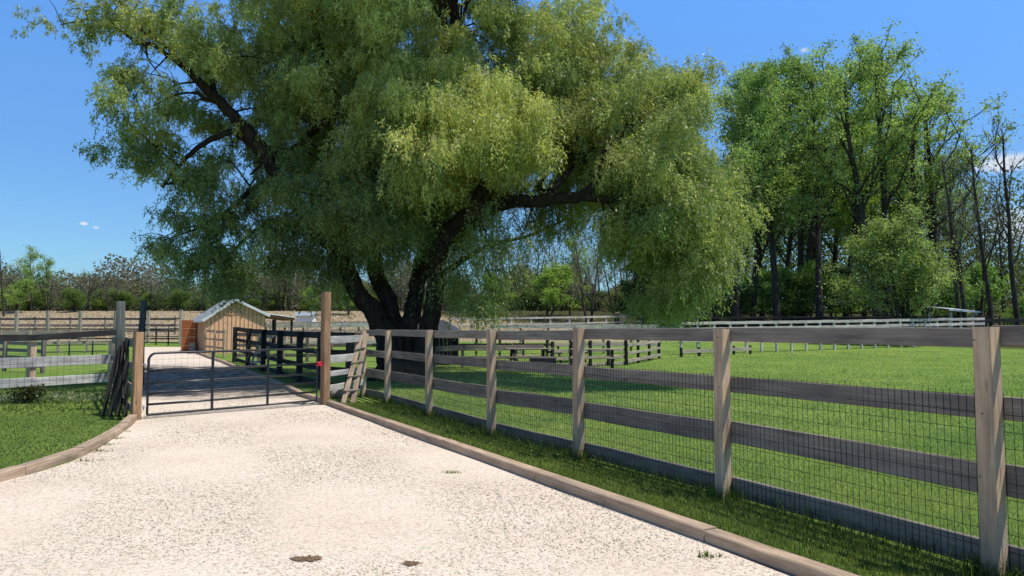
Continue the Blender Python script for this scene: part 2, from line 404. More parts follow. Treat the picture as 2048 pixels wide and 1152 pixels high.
# ------------------------------------------------------------------ grass
FENCE = [(3.97, 2.30), (2.885, 4.51), (1.873, 6.66), (.771, 8.70), (-.294, 10.62), (-1.455, 13.1), (-2.56, 15.3), (-3.38, 16.9)]
def fence_x(y): return interp_edge(FENCE, y)
def blades(x, y, hh, ww, lean, c0, c1, name, matl, label, cat):
    n = len(x); a = rng.uniform(0, 6.28, n); d = np.c_[np.cos(a), np.sin(a), np.zeros(n)]
    la = rng.uniform(0, 6.28, n); ll = hh * lean * rng.random(n)
    P = np.c_[x, y, H(x, y) - .004]
    tip = P + np.c_[np.cos(la) * ll, np.sin(la) * ll, hh]
    midp = P + np.c_[np.cos(la) * ll * .3, np.sin(la) * ll * .3, hh * .55]
    w = (ww / 2)[:, None] * d
    V = np.stack([P - w, P + w, midp + w * .8, midp - w * .8, tip], 1).reshape(-1, 3)
    b = np.arange(n)[:, None] * 5
    # quads: lower part, upper part as degenerate-free kite (mid, mid, tip) -> use two triangles style quads
    T = np.concatenate([b + np.array([[0, 1, 2]]), b + np.array([[0, 2, 3]]), b + np.array([[3, 2, 4]])], 1).reshape(-1, 3)
    t = rng.random((n, 1)); c = np.array(c0) * (1 - t) + np.array(c1) * t; c *= rng.uniform(.75, 1.2, (n, 1))
    pt_ = (np.sin(x * 1.7 + np.sin(y * .9) * 2) + np.sin(y * 2.3 + np.sin(x * 1.1 + 2) * 2) + np.sin(x * .6 - y * .5))[:, None] / 3
    c = c * (1 + .2 * pt_) * (1 + np.array([[.16, .03, .03]]) * pt_)
    st = rng.random(n) < .035; c[st] = np.array([.42, .36, .20]) * rng.uniform(.7, 1.1, (st.sum(), 1))
    me = np_mesh(name, V, T, matl, col=np.repeat(c, 3, 0))
    return tag(link(name, me), label, cat, kind='stuff')
def scatter(zones):
    Xs, Ys, Hs, Ws = [], [], [], []
    for x0, x1, y0, y1, dens, hh, ww, keep in zones:
        n = int((x1 - x0) * (y1 - y0) * dens); x = rng.uniform(x0, x1, n); y = rng.uniform(y0, y1, n)
        vis = (np.abs(x) < y * .74 + .6); k = keep(x, y) & vis; x, y = x[k], y[k]
        Xs.append(x); Ys.append(y); Hs.append(hh * rng.uniform(.5, 1.25, len(x))); Ws.append(ww * rng.uniform(.7, 1.3, len(x)))
    return [np.concatenate(q) for q in (Xs, Ys, Hs, Ws)]
strip = lambda x, y: (x > interp_edge(Rall, y) + .12) & (x < fence_x(y) - .02)
field = lambda x, y: (x > fence_x(y) + .02)
gx, gy, gh, gw = scatter([(-4, 3.6, 3.6, 8, 5200, .050, .0045, strip), (-4, 1, 8, 15.3, 2600, .05, .007, strip)])
blades(gx, gy, gh, gw, .9, (.06, .10, .03), (.21, .265, .085), 'verge_grass', L_GRASS, 'long green grass on the verge between timber edging and fence', 'grass')
gx, gy, gh, gw = scatter([(1, 7, 3.6, 7, 3600, .032, .0055, field), (-1, 8, 7, 11, 1700, .034, .009, field), (-3.4, 12, 11, 17, 620, .045, .014, field), (-4, 20, 17, 24, 240, .045, .022, field), (-8, 28, 24, 38, 70, .035, .035, field)])
blades(gx, gy, gh, gw, .9, (.27, .335, .11), (.54, .60, .27), 'paddock_grass', L_GRASS, 'short bright green grass of the paddock behind the fence', 'grass')
lawn = lambda x, y: (x < interp_edge(Lall, y) - .13) & (y > 6.3)
gx, gy, gh, gw = scatter([(-9.5, -4.5, 6.0, 9, 1900, .026, .006, lawn), (-12, -4.5, 9, 13.5, 1000, .028, .010, lawn), (-20, -6, 13.5, 22, 260, .05, .02, lawn)])
blades(gx, gy, gh, gw, .9, (.09, .14, .045), (.21, .265, .09), 'lawn_grass', L_GRASS, 'mown green lawn grass left of the gravel drive', 'grass')
# taller tufts along fence base and edging
tx, ty = [], []
for i in range(2600):
    t = rng.random() ** 1.0; y = 3.8 + t * 12.5
    tx.append(float(fence_x(y)) + rng.normal(.03, .05)); ty.append(y)
for (fx, fy) in FENCE:
    for i in range(260): tx.append(fx + rng.normal(0, .09)); ty.append(fy + rng.normal(0, .1))
for i in range(1400):
    y = 4.2 + rng.random() * 10.5; tx.append(float(interp_edge(Rall, y)) + .15 + abs(rng.normal(0, .03))); ty.append(y)
tx = np.array(tx); ty = np.array(ty); n = len(tx)
blades(tx, ty, rng.uniform(.06, .17, n), rng.uniform(.004, .008, n), .9, (.05, .10, .02), (.15, .21, .05), 'fence_line_grass', L_GRASS, 'untrimmed taller grass growing along the foot of the fence', 'grass')
# dry grass of the far field
n = 15000; x = rng.uniform(-52, 8, n); y = rng.uniform(47, 76, n)
blades(x, y, rng.uniform(.04, .15, n), rng.uniform(.05, .11, n), .8, (.34, .275, .195), (.46, .385, .28), 'dry_field_grass', L_DRY, 'dry tan grass of the far field before the tree line', 'grass')
# a few sprigs growing in the gravel
sx_, sy_ = [], []
for (px, py, q, s) in ((903, 950, 60, .05), (1418, 1118, 60, .05), (200, 905, 40, .08), (168, 925, 40, .1), (232, 880, 50, .08), (246, 866, 40, .06), (215, 893, 40, .06)):
    c = ground(px, py)
    for i in range(q): sx_.append(c.x + rng.normal(0, s)); sy_.append(c.y + rng.normal(0, s * .6))
sx_ = np.array(sx_); sy_ = np.array(sy_); n = len(sx_)
o = blades(sx_, sy_, rng.uniform(.015, .04, n), rng.uniform(.006, .011, n), 1.4, (.07, .12, .02), (.17, .22, .05), 'gravel_weeds', L_GRASS, 'small green weed sprigs coming up through the gravel', 'weeds')
o.location.z = .014

# ------------------------------------------------------------------ timber edging
def edging(name, label, pts, side, lens):
    t = thing(name, label, 'edging', tuple(pts[0])); cum = 0; rnd = random.Random(name)
    # walk along polyline and cut into timbers
    P = [Vector((p.x, p.y, p.z if p.y > 16 else 0)) for p in pts]; segs = []
    def pos(s):
        for a, b in zip(P, P[1:]):
            L = (b - a).length
            if s <= L: return a.lerp(b, s / L)
            s -= L
        return P[-1]
    tot = sum((b - a).length for a, b in zip(P, P[1:])); s = 0
    while s < tot - .1:
        e = min(s + lens, tot); a, b = pos(s), pos(e)
        d = (b - a).normalized(); nrm = Vector((-d.y, d.x, 0)) * side
        o = nrm * .068 + Vector((0, 0, .034 + rnd.uniform(-.006, .006)))
        MB().board(a + o + d * .006, b + o - d * .006 + Vector((0, 0, rnd.uniform(-.006, .006))), .135, .13, nseg=6, warp=.003, rnd=rnd, bev=.009).build('timber', W_TIMBER, t)
        s = e
    return t
edging('timber_edging', 'long straight brown timber edging between gravel drive and fence verge', Rp, -1, 2.4)
edging('timber_edging', 'shaded timber edging on the right of the drive beyond the gate', [Vector((x_, y_, h(x_, y_))) for x_, y_ in RB[:6]], -1, 2.2)
edging('timber_edging', 'curved brown timber edging along the left lawn', Lp, 1, 1.25)

# ------------------------------------------------------------------ fences
def post(p, ht, w, dirv, matl, parent, rnd, lean=.01, name='post', extra=None):
    ax = Vector((rnd.uniform(-lean, lean), rnd.uniform(-lean, lean), 1)).normalized()
    A = Vector((p[0], p[1], h(p[0], p[1]) - .15)); B = A + ax * (ht + .15)
    return MB().board(A, B, w, w, up=Vector(dirv), nseg=5, warp=.0025, rnd=rnd, bev=.007).build(name, matl, parent)
def fence(name, label, pts, ht, rails, pw=.11, pm=None, rm=None, off=.07, thk=.03, group=None, rnd=None, nseg=4, warp=.006, jitter=0.01, postskip=(), cat='fence', railend=0.0, gaps=()):
    """pts: (x, y) of the posts; rails: (bottom, top) heights; off: rail offset along the left normal"""
    rnd = rnd or random.Random(label)
    t = thing(name, label, cat, (pts[0][0], pts[0][1], h(*pts[0])), 0, group)
    pm = pm or W_POST; rm = rm or W_GREY
    for i, p in enumerate(pts):
        if i in postskip: continue
        q = pts[min(i + 1, len(pts) - 1)]; r = pts[max(i - 1, 0)]; d = Vector((q[0] - r[0], q[1] - r[1], 0)).normalized()
        post(p, ht + rnd.uniform(-.004, .015), pw, d, pm, t, rnd, lean=.008)
    for i, (a, b) in enumerate(zip(pts, pts[1:])):
        if i in gaps: continue
        d = Vector((b[0] - a[0], b[1] - a[1], 0)).normalized(); nn = Vector((-d.y, d.x, 0)) * off
        for (z0, z1) in rails:
            za = h(*a) + (z0 + z1) / 2 + rnd.uniform(-jitter, jitter); zb = h(*b) + (z0 + z1) / 2 + rnd.uniform(-jitter, jitter)
            MB().board(Vector((a[0], a[1], za)) + nn + d * .002, Vector((b[0], b[1], zb)) + nn - d * .002, z1 - z0, thk, nseg=nseg, warp=warp, rnd=rnd).build('rail', rm, t)
    return t
def line_pts(a, b, n): return [(a[0] + (b[0] - a[0]) * i / n, a[1] + (b[1] - a[1]) * i / n) for i in range(n + 1)]

# main fence along the drive
MAIN = FENCE
t = fence('board_fence', 'long weathered board fence with wire mesh running beside the gravel drive', MAIN, 1.50,
          [(1.375, 1.50), (.925, 1.065), (.475, .665), (.015, .185)], pw=.108, off=-.072, thk=.030, warp=.007, jitter=.018,
          rnd=random.Random(5))
rnd = random.Random(11)
for i, (a, b) in enumerate(zip(MAIN, MAIN[1:])):
    if i > 5: continue
    mb = MB(); d = Vector((b[0] - a[0], b[1] - a[1], 0)); L = d.length; d.normalize(); nn = Vector((d.y, -d.x, 0)) * .0555
    def wp(s, z): return Vector((a[0], a[1], 0)) + d * s + nn + Vector((0, 0, z))
    r = .0020 if i < 2 else .0024
    top = 1.095; nw = int(L / .052); x = .02
    while x < L:
        q = rnd.uniform(-.003, .003); tp = top + rnd.uniform(-.004, .018)
        mb.tube([wp(x, .02), wp(x + q, .55), wp(x + rnd.uniform(-.004, .004), tp)], r, 3, caps=False, smooth=False); x += .0508 + rnd.uniform(-.002, .002)
    z = .06
    while z < top + .01:
        ph = rnd.uniform(0, 6)
        mb.tube([wp(L * k / 8, z + .004 * math.sin(k * 1.3 + ph)) for k in range(9)], r, 3, caps=False, smooth=False); z += .1016
    mb.build('wire_mesh', M_WIRE, t)
# nails and staples on the near posts
for i in (1, 2, 3):
    p = MAIN[i]; d = Vector((MAIN[i][0] - MAIN[i + 1][0], MAIN[i][1] - MAIN[i + 1][1], 0)).normalized(); n_ = Vector((d.y, -d.x, 0))
    if n_.x > 0: n_ = -n_
    for z in (.98, .6, 1.42):
        c = Vector((p[0], p[1], z)) + n_ * .0535 + d * rnd.uniform(-.04, .04); MB().tube([c, c + n_ * .006], .004, 6).build('nail', M_WIRE, t)

# gate and posts
def gate_post(name, label, p, ht, w, matl, rz=.3, lean=.004, tilt=(0, 0)):
    t_ = thing(name, label, 'post', (p[0], p[1], h(p[0], p[1])))
    return t_
gl = GATE_L; gr = GATE_R
gd = Vector((gr.x - gl.x, gr.y - gl.y, 0)).normalized(); gn = Vector((-gd.y, gd.x, 0))
rp = random.Random(3)
o = MB().board(Vector((gl.x, gl.y, -.2)), Vector((gl.x + .01, gl.y, 1.47)), .135, .135, up=gd, nseg=6, warp=.004, rnd=rp, bev=.01).build('gate_post', W_NEW)
tag(o, 'short cracked orange-brown square post at the left end of the tube gate', 'post')
o = MB().board(Vector((gr.x, gr.y, -.2)), Vector((gr.x - .01, gr.y, 2.28)), .15, .15, up=gd, nseg=6, warp=.004, rnd=rp, bev=.01).build('gate_post', W_NEW)
tag(o, 'tall brown square post at the latch end of the tube gate', 'post')
TP = GP(240, 14); TP.z = 0
o = MB().tube([TP + Vector((0, 0, -.2)), TP + Vector((.01, 0, 1)), TP + Vector((.0, 0, 2.05))], [.085, .082, .076], 12).build('round_post', W_POLE)
tag(o, 'tall dark round pole beside the orange-brown gate post', 'post')
q = GP(284, 20); 
o = MB().tube([q + Vector((0, 0, -.2)), q + Vector((-.02, 0, 1.2)), q + Vector((.03, 0, 2.3))], [.095, .09, .08], 10).build('round_post', W_POLE)
tag(o, 'dark leaning round pole behind the hinge side of the gate', 'post')

def tube_gate():
    A = Vector((gl.x, gl.y, 0)) + gd * .18; B = Vector((gr.x, gr.y, 0)) - gd * .19
    L = (B - A).length
    t = thing('tube_gate', 'closed dark metal tube gate across the gravel drive', 'gate', tuple(A))
    z0, z1, r = .11, 1.14, .021; rc = .13
    def P(s, z): 
        sag = -.03 * (1 - s / L) ; return A + gd * s + Vector((0, 0, z + sag))
    loop = [P(0, z0), P(0, z1 - rc)]
    for k in range(1, 6): th = k / 6 * math.pi / 2; loop.append(P(rc - rc * math.cos(th), z1 - rc + rc * math.sin(th)))
    loop += [P(rc, z1), P(L * .5, z1), P(L - rc, z1)]
    for k in range(1, 6): th = k / 6 * math.pi / 2; loop.append(P(L - rc + rc * math.sin(th), z1 - rc + rc * math.cos(th)))
    loop += [P(L, z1 - rc), P(L, z0), P(L * .5, z0 - .004), P(0, z0)]
    MB().tube(loop, r, 10, caps=False).build('frame', M_PIPE, t)
    for z in (.28, .46, .64, .84):
        MB().tube([P(.015, z), P(L * .3, z - .006), P(L * .65, z + .003), P(L - .015, z)], .020, 8).build('rail', M_PIPE, t)
    for s in (L * .34, L * .67):
        MB().board(P(s, z0 + .0) + gn * -.021, P(s, z1 - .01) + gn * -.021, .05, .012, up=gd).build('brace', M_PIPE, t)
    l = MB(); c = P(L + .05, .83) ; l.board(c - gd * .07, c + gd * .07, .09, .06, bev=.012); l.tube([P(L + .02, .80) + gn * -.04, P(L + .15, .80) + gn * -.04], .012, 8)
    l.build('latch', M_RED, t)
    for z in (.25, .95):
        hg = MB(); c = P(-.06, z); hg.tube([c - Vector((0, 0, .05)), c + Vector((0, 0, .05))], .014, 8); hg.tube([c, P(0, z)], .012, 6); hg.tube([c - gd * .08, c], .01, 6)
        hg.build('hinge', M_STEEL, t)
    # fine stock wire tied to the upper left of the gate
    w = MB(); s = .03
    while s < L * .98:
        w.tube([P(s, .84) + gn * .02, P(s, z1 - .03) + gn * .02], .0013, 3, caps=False, smooth=False); s += .105
    for z in (.94, 1.03):
        w.tube([P(.02, z) + gn * .02, P(L * .5, z) + gn * .02, P(L - .02, z) + gn * .02], .0013, 3, caps=False, smooth=False)
    w.build('wire_mesh', M_WIRE, t)
tube_gate()

# short board fence between gate post and the main fence
e = MAIN[-1]
fence('board_fence', 'short sunlit board fence section joining the tall latch post to the long fence', [(gr.x + .02, gr.y), (e[0], e[1])], 1.42,
      [(1.24, 1.39), (.84, 1.0), (.57, .68), (.27, .40)], pm=W_POST, rm=W_PALE, off=-.03, postskip=(0, 1), rnd=random.Random(8))
# leaning step stile
def stile():
    b = at(700, 800, 15.2); b.z = 0
    t = thing('step_stile', 'leaning wooden ladder stile at the corner where the fence meets the latch post', 'stile', tuple(b)); rnd = random.Random(1)
    A1 = GP(688, 15.2); A2 = GP(707, 15.4); T1 = at(722, 672, 16.7); T2 = at(733, 668, 16.6)
    MB().board(A1, T1, .10, .04, up=(1, 0, .4), nseg=3, warp=.004, rnd=rnd).build('stringer', W_TIMBER, t)
    MB().board(A2, T2, .10, .04, up=(1, 0, .4), nseg=3, warp=.004, rnd=rnd).build('stringer', W_TIMBER, t)
    for k in (.18, .38, .58, .78):
        a = A1.lerp(T1, k); c = A2.lerp(T2, k)
        MB().board(a - (c - a) * .35, c + (c - a) * .35, .035, .14, nseg=2, warp=.003, rnd=rnd).build('tread', W_GREY, t)
stile()
def stone(px, py, Y, r, label):
    import bmesh
    bm = bmesh.new(); bmesh.ops.create_icosphere(bm, subdivisions=3, radius=1); rr = random.Random(label)
    for v in bm.verts:
        n = v.co.normalized(); k = 1 + .18 * math.sin(n.x * 3 + rr.random() * .2) + .12 * math.sin(n.y * 5 + 1) + rr.uniform(-.04, .04)
        v.co = Vector((n.x * r * 1.5, n.y * r, n.z * r * .8)) * k
    me = bpy.data.meshes.new('stone'); bm.to_mesh(me); bm.free(); me.materials.append(M_STONE)
    o = link('stone', me); p = GP(px, Y); o.location = (p.x, p.y, p.z + r * .55); tag(o, label, 'stone')
stone(668, 770, 16.6, .20, 'large rounded tan stone behind the short board fence')
stone(682, 765, 16.9, .17, 'smaller stone resting right of the large tan stone')

# left lawn fence
LP0 = (X(227, 17.3), 17.3); LP1 = (X(65, 15.5), 15.5); LP2 = (LP1[0] - .9, 13.2); LP3 = (LP2[0] - .9, 10.9)
LF = [LP0, LP1, LP2, LP3]
lt = fence('board_fence', 'silvery board fence with dark top rail on the left lawn', LF, 1.27, [(.74, .95), (.33, .52)], pw=.13, pm=W_POST, rm=W_PALE, off=.08, rnd=random.Random(4))
rnd = random.Random(21)
for a, b in zip(LF, LF[1:]):
    d = Vector((b[0] - a[0], b[1] - a[1], 0)).normalized(); n_ = Vector((d.y, -d.x, 0))
    MB().board(Vector((*a, 1.46 if a[1] > 17 else 1.35)) - n_ * .10, Vector((*b, 1.35)) - n_ * .10, .13, .035, nseg=4, warp=.008, rnd=rnd).build('rail', W_DARK, lt)
    mb = MB(); L = (Vector(b) - Vector(a)).length; s = .05
    while s < L:
        mb.tube([Vector((*a, .02)) + d * s + n_ * -.11, Vector((*a, 1.0)) + d * s + n_ * -.11], .0022, 3, caps=False, smooth=False); s += .155
    for z in (.08, .27, .47, .66, .85, 1.0):
        mb.tube([Vector((*a, z)) + n_ * -.11, Vector((*b, z)) + n_ * -.11], .0022, 3, caps=False, smooth=False)
    mb.build('wire_mesh', M_WIRE, lt)
# short return from round pole to orange post
fence('board_fence', 'dark short return fence between the tall round pole and orange-brown post', [LP0, (gl.x - .05, gl.y + .05)], 1.4,
      [(1.20, 1.34), (.82, .95), (.45, .58), (.1, .24)], rm=W_GREY, off=-.02, postskip=(0, 1), rnd=random.Random(6))
# dark strips modelled in place of the black shadow marks by the pole
for k in range(4):
    fx = 206 + k * 15
    A = at(fx, 826, 12.9 + k * .02); A.z = .02; B = at(236 + k * 6, 700 - k * 8, 13.25)
    o = MB().board(A, B, .09, .03, up=(0, 1, .2), nseg=4, warp=.012, rnd=random.Random(k)).build('plank', W_DARK)
    tag(o, ['outermost dark plank leaning low against the round pole', 'second dark plank from the lawn side leaning on the round pole', 'third dark plank from the lawn side leaning on the round pole', 'innermost dark plank leaning on the round pole next to orange-brown post'][k], 'plank', 'dark planks leaning against the round pole')

# slatted panel and pipe fence behind
a = (X(-60, 27), 27); b = (X(88, 25), 25)
fence('slatted_fence', 'grey slatted wooden panel fence behind the left lawn fence', line_pts(a, b, 2), 1.1, [(.93, 1.05), (.68, .80), (.43, .55), (.18, .30)], rm=W_GREY, pm=W_GREY, rnd=random.Random(31), off=.05)
def pipe_fence(name, label, pts, ht, zs, r=.022, matl=None):
    t = thing(name, label, 'fence', (pts[0][0], pts[0][1], h(*pts[0]))); matl = matl or M_PIPE
    for p in pts: MB().tube([Vector((*p, h(*p) - .1)), Vector((*p, h(*p) + ht))], r * 1.4, 8).build('post', matl, t)
    for a, b in zip(pts, pts[1:]):
        for z in zs: MB().tube([Vector((*a, h(*a) + z)), Vector((*b, h(*b) + z))], r, 6).build('rail', matl, t)
    return t
pipe_fence('pipe_fence', 'black pipe fence panels on the lawn beyond the left board fence', line_pts((X(92, 31), 31), (X(232, 32), 32), 3), 1.0, (.12, .4, .68, .95))
pipe_fence('pipe_fence', 'dark pipe fence at the far end of the drive left of the orange shed door', line_pts((X(288, 43), 43), (X(362, 42.5), 42.5), 3), 1.2, (.15, .5, .85, 1.15), r=.03)
# tall-post paddock fence far left
pts = [(X(p, 44), 44) for p in (-130, -50, 32, 95, 160, 230, 296, 362)]
fence('paddock_fence', 'far tall-post fence with thin dark rails in front of the tan field', pts, 1.95, [(1.42, 1.50), (.82, .90), (.25, .33)], pw=.16, pm=W_TAN, rm=W_DARK, rnd=random.Random(9), thk=.05)
pts = [(X(p, 52), 52) for p in (-160, -80, 0, 70, 140, 210, 280, 350)]
fence('paddock_fence', 'farthest grey rail fence standing in the tan field on the left', pts, 1.25, [(1.0, 1.15), (.55, .72), (.15, .3)], pw=.10, pm=W_GREY, rm=W_GREY, rnd=random.Random(10), thk=.05)
pts = line_pts((X(-120, 35.5), 35.5), (X(232, 37), 37), 6)
fence('paddock_fence', 'pale low rail fence behind the slatted panels on the left', pts, 1.15, [(.92, 1.08), (.45, .6)], pw=.12, pm=W_TAN, rm=W_TAN, rnd=random.Random(12), thk=.04)

# dark fence along right edge of the rear drive, in willow shade
pts = [(X(470, 31), 31), (X(497, 28.4), 28.4), (X(527, 26), 26), (X(560, 23.6), 23.6), (X(600, 21.4), 21.4), (X(642, 19.4), 19.4), (X(700, 18.6), 18.6)]
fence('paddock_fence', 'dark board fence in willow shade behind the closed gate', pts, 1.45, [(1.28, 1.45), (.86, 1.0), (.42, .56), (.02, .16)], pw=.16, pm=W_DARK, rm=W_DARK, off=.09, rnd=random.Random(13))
pts = line_pts((X(470, 31), 31), (X(905, 31), 31), 9)
fence('paddock_fence', 'shaded grey board fence running behind the willow trunk', pts, 1.25, [(1.06, 1.22), (.62, .76), (.2, .34)], pw=.12, pm=W_GREY, rm=W_GREY, rnd=random.Random(14))
pts = line_pts((X(465, 26), 26.5), (X(640, 24), 24), 4)
# panel hurdles in front of the shed
pts = [(X(411, 35.4), 35.4), (X(430, 34.6), 34.6), (X(450, 33.6), 33.6)]
fence('hurdle', 'brown rail hurdle standing against the front of the shed', pts, 1.25, [(1.08, 1.2), (.72, .82), (.36, .46)], pw=.09, pm=W_TIMBER, rm=W_TIMBER, rnd=random.Random(15), cat='hurdle')
# leaning ladder-like rack behind gate
A = GP(500, 27); 
t = thing('wooden_rack', 'small leaning slatted wooden rack in shade right of the rear drive', 'rack', tuple(A)); rnd = random.Random(2)
for dx in (0, .38):
    MB().board(A + Vector((dx, 0, 0)), A + Vector((dx + .28, .5, 1.25)), .07, .035, up=(1, 0, 0), rnd=rnd).build('upright', W_GREY, t)
for k in (.2, .45, .7, .95):
    c = A + Vector((.28 * k, .5 * k - .03, 1.25 * k)); MB().board(c + Vector((-.05, 0, 0)), c + Vector((.45, 0, 0)), .09, .025, rnd=rnd).build('slat', W_PALE, t)

# mid and far fences, centre and right
def far(label, pa, pb, n, ht, rails, rm, pm=None, pw=.10, thk=.05, seed=0, name='rail_fence', off=-.06):
    return fence(name, label, line_pts((X(pa[0], pa[1]), pa[1]), (X(pb[0], pb[1]), pb[1]), n), ht, rails, pw=pw, pm=pm or rm, rm=rm, rnd=random.Random(seed), thk=thk, nseg=2, warp=.01, off=off)
far('pale two-rail fence crossing the right paddock in front of the tall trees', (1362, 35.5), (1968, 43.5), 22, 1.5, [(1.42, 1.56), (1.13, 1.28), (.6, .74)], W_WHITE, seed=41)
far('dark rail fence continuing to the right edge beyond the pale two-rail fence', (1968, 43.5), (2300, 44), 5, 1.55, [(1.30, 1.48), (.80, .94)], W_DARK, seed=42)
far('thin white two-rail fence far behind the picnic tables', (900, 50), (1352, 56), 12, 1.2, [(1.08, 1.2), (.66, .76), (.2, .3)], W_WHITE, seed=43, pw=.09)
far('chunky grey-white rail fence between the picnic tables and far white fence', (985, 36), (1316, 36.5), 6, 1.42, [(1.24, 1.42), (.8, .95), (.35, .5)], W_WHITE, seed=44, pm=W_GREY)
far('grey rail fence left of the willow trunk beyond the shaded boards', (532, 41), (790, 42), 7, 1.38, [(1.08, 1.30), (.62, .8), (.15, .35)], W_WHITE, seed=45, pm=W_GREY)
far('weathered rail fence seen between the shed lean-to and the latch post', (540, 47), (800, 48), 7, 1.2, [(1.0, 1.14), (.5, .64)], W_TAN, seed=46)
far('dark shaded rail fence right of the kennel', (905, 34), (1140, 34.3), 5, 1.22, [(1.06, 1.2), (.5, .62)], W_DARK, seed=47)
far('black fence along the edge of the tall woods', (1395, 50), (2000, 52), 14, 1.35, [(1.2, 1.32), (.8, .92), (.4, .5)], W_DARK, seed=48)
far('low grey board fence in the mid paddock left of the picnic tables', (870, 27.5), (1085, 28.5), 4, .82, [(.62, .82), (.3, .42)], W_GREY, seed=49)

# pen of pale planks
t = far('pale plank pen panel at the edge of the willow shade', (1105, 27.6), (1252, 29), 4, .98, [(.80, .92), (.55, .67), (.28, .40), (.03, .14)], W_TAN, seed=51, name='pen_panel', pm=W_DARK, off=.05)
far('pale mesh and plank pen side running back toward the far fence', (1252, 29), (1318, 33), 3, .95, [(.72, .84), (.42, .52), (.1, .22)], W_TAN, seed=52, name='pen_panel', pm=W_DARK)
far('low plank platform edge on the grass near the right paddock fence', (1362, 34), (1500, 36), 4, .42, [(.18, .34)], W_TAN, seed=53, name='low_barrier', pm=W_DARK)

def picnic(loc, rz, label, wm, s=1.0):
    t = thing('picnic_table', label, 'picnic table', tuple(loc), rz, 'picnic tables in the mid paddock'); rnd = random.Random(label)
    L = 1.75 * s
    for k in range(5):
        y = (k - 2) * .15; MB().board((-L / 2, y, .74), (L / 2, y, .74), .035, .14, rnd=rnd).build('top_plank', wm, t, False)
    for sy in (-1, 1):
        MB().board((-L / 2, sy * .68, .45), (L / 2, sy * .68, .45), .035, .24, rnd=rnd).build('bench', wm, t, False)
        for sx in (-1, 1):
            MB().board((sx * .6 * s, sy * .25, .715), (sx * .6 * s, sy * .62, 0), .09, .04, up=(1, 0, 0), rnd=rnd).build('leg', W_DARK, t, False)
    for sx in (-1, 1):
        MB().board((sx * .64 * s, -.78, .40), (sx * .64 * s, .78, .40), .09, .035, rnd=rnd).build('cross_bar', W_DARK, t, False)
picnic(GP(1058, 27), .15, 'grey picnic table in willow shade beside the low grey board fence', W_GREY)
picnic(GP(1190, 26.5), -.1, 'pale picnic table in front of the plank pen', W_TAN)
picnic(GP(1135, 31), .3, 'small shaded picnic table behind the plank pen', W_GREY, .9)
# trough
A = GP(1085, 25.5); t = thing('feed_trough', 'black feed trough on legs between the two picnic tables', 'trough', tuple(A), .1)
m = MB(); w, d_, zz = .42, .22, .5
for s in (-1, 1):
    m.board((-w, s * d_, .36), (w, s * d_, .36), .26, .03); m.board((s * w, -d_, .36), (s * w, d_, .36), .26, .03)
m.board((-w, 0, .24), (w, 0, .24), .03, d_ * 2); m.build('basin', M_BLACK, t, False)
for sx in (-1, 1):
    for sy in (-1, 1): MB().board((sx * .36, sy * .17, 0), (sx * .36, sy * .17, .25), .05, .05, up=(1, 0, 0)).build('leg', W_DARK, t, False)

# kennel behind trunk
def kennel():
    p = GP(862, 30); t = thing('kennel', 'small dark barred kennel with shingled roof just right of the willow trunk', 'kennel', tuple(p), -.12)
    w, d_, e_ = 1.0, .75, 1.25
    MB().box((0, 0, .08), 2 * w, 2 * d_, .1).build('base', W_GREY, t, False)
    for sx in (-1, 1):
        for sy in (-1, 1): MB().board((sx * (w - .05), sy * (d_ - .05), .13), (sx * (w - .05), sy * (d_ - .05), e_), .09, .09, up=(1, 0, 0)).build('post', W_DARK, t, False)
    b = MB()
    for k in range(11): b.board((-w + .18 + k * .165, -d_ + .05, .13), (-w + .18 + k * .165, -d_ + .05, e_), .045, .03, up=(1, 0, 0))
    b.board((-w, -d_ + .02, e_ - .1), (w, -d_ + .02, e_ - .1), .1, .03); b.board((-w, -d_ + .02, .55), (w, -d_ + .02, .55), .07, .03); b.build('front_bars', W_GREY, t, False)
    MB().box((0, d_ - .03, .7), 2 * w - .2, .03, 1.1).build('back_wall', W_DARK, t, False)
    r = MB(); o = .22
    r.poly([(-w - o, -d_ - o, e_), (w + o, -d_ - o, e_), (w * .55, 0, e_ + .5), (-w * .55, 0, e_ + .5)])
    r.poly([(w + o, d_ + o, e_), (-w - o, d_ + o, e_), (-w * .55, 0, e_ + .5), (w * .55, 0, e_ + .5)])
    r.poly([(w + o, -d_ - o, e_), (w + o, d_ + o, e_), (w * .55, 0, e_ + .5)]); r.poly([(-w - o, d_ + o, e_), (-w - o, -d_ - o, e_), (-w * .55, 0, e_ + .5)])
    r.poly([(-w - o, d_ + o, e_), (w + o, d_ + o, e_), (w + o, -d_ - o, e_), (-w - o, -d_ - o, e_)])
    r.build('roof', M_SHINGLE, t, False)
    f = MB()
    for s in (-1, 1): f.board((-w - o, s * (d_ + o + .01), e_ - .03), (w + o, s * (d_ + o + .01), e_ - .03), .08, .02)
    f.build('fascia', W_PALE, t, False)
kennel()

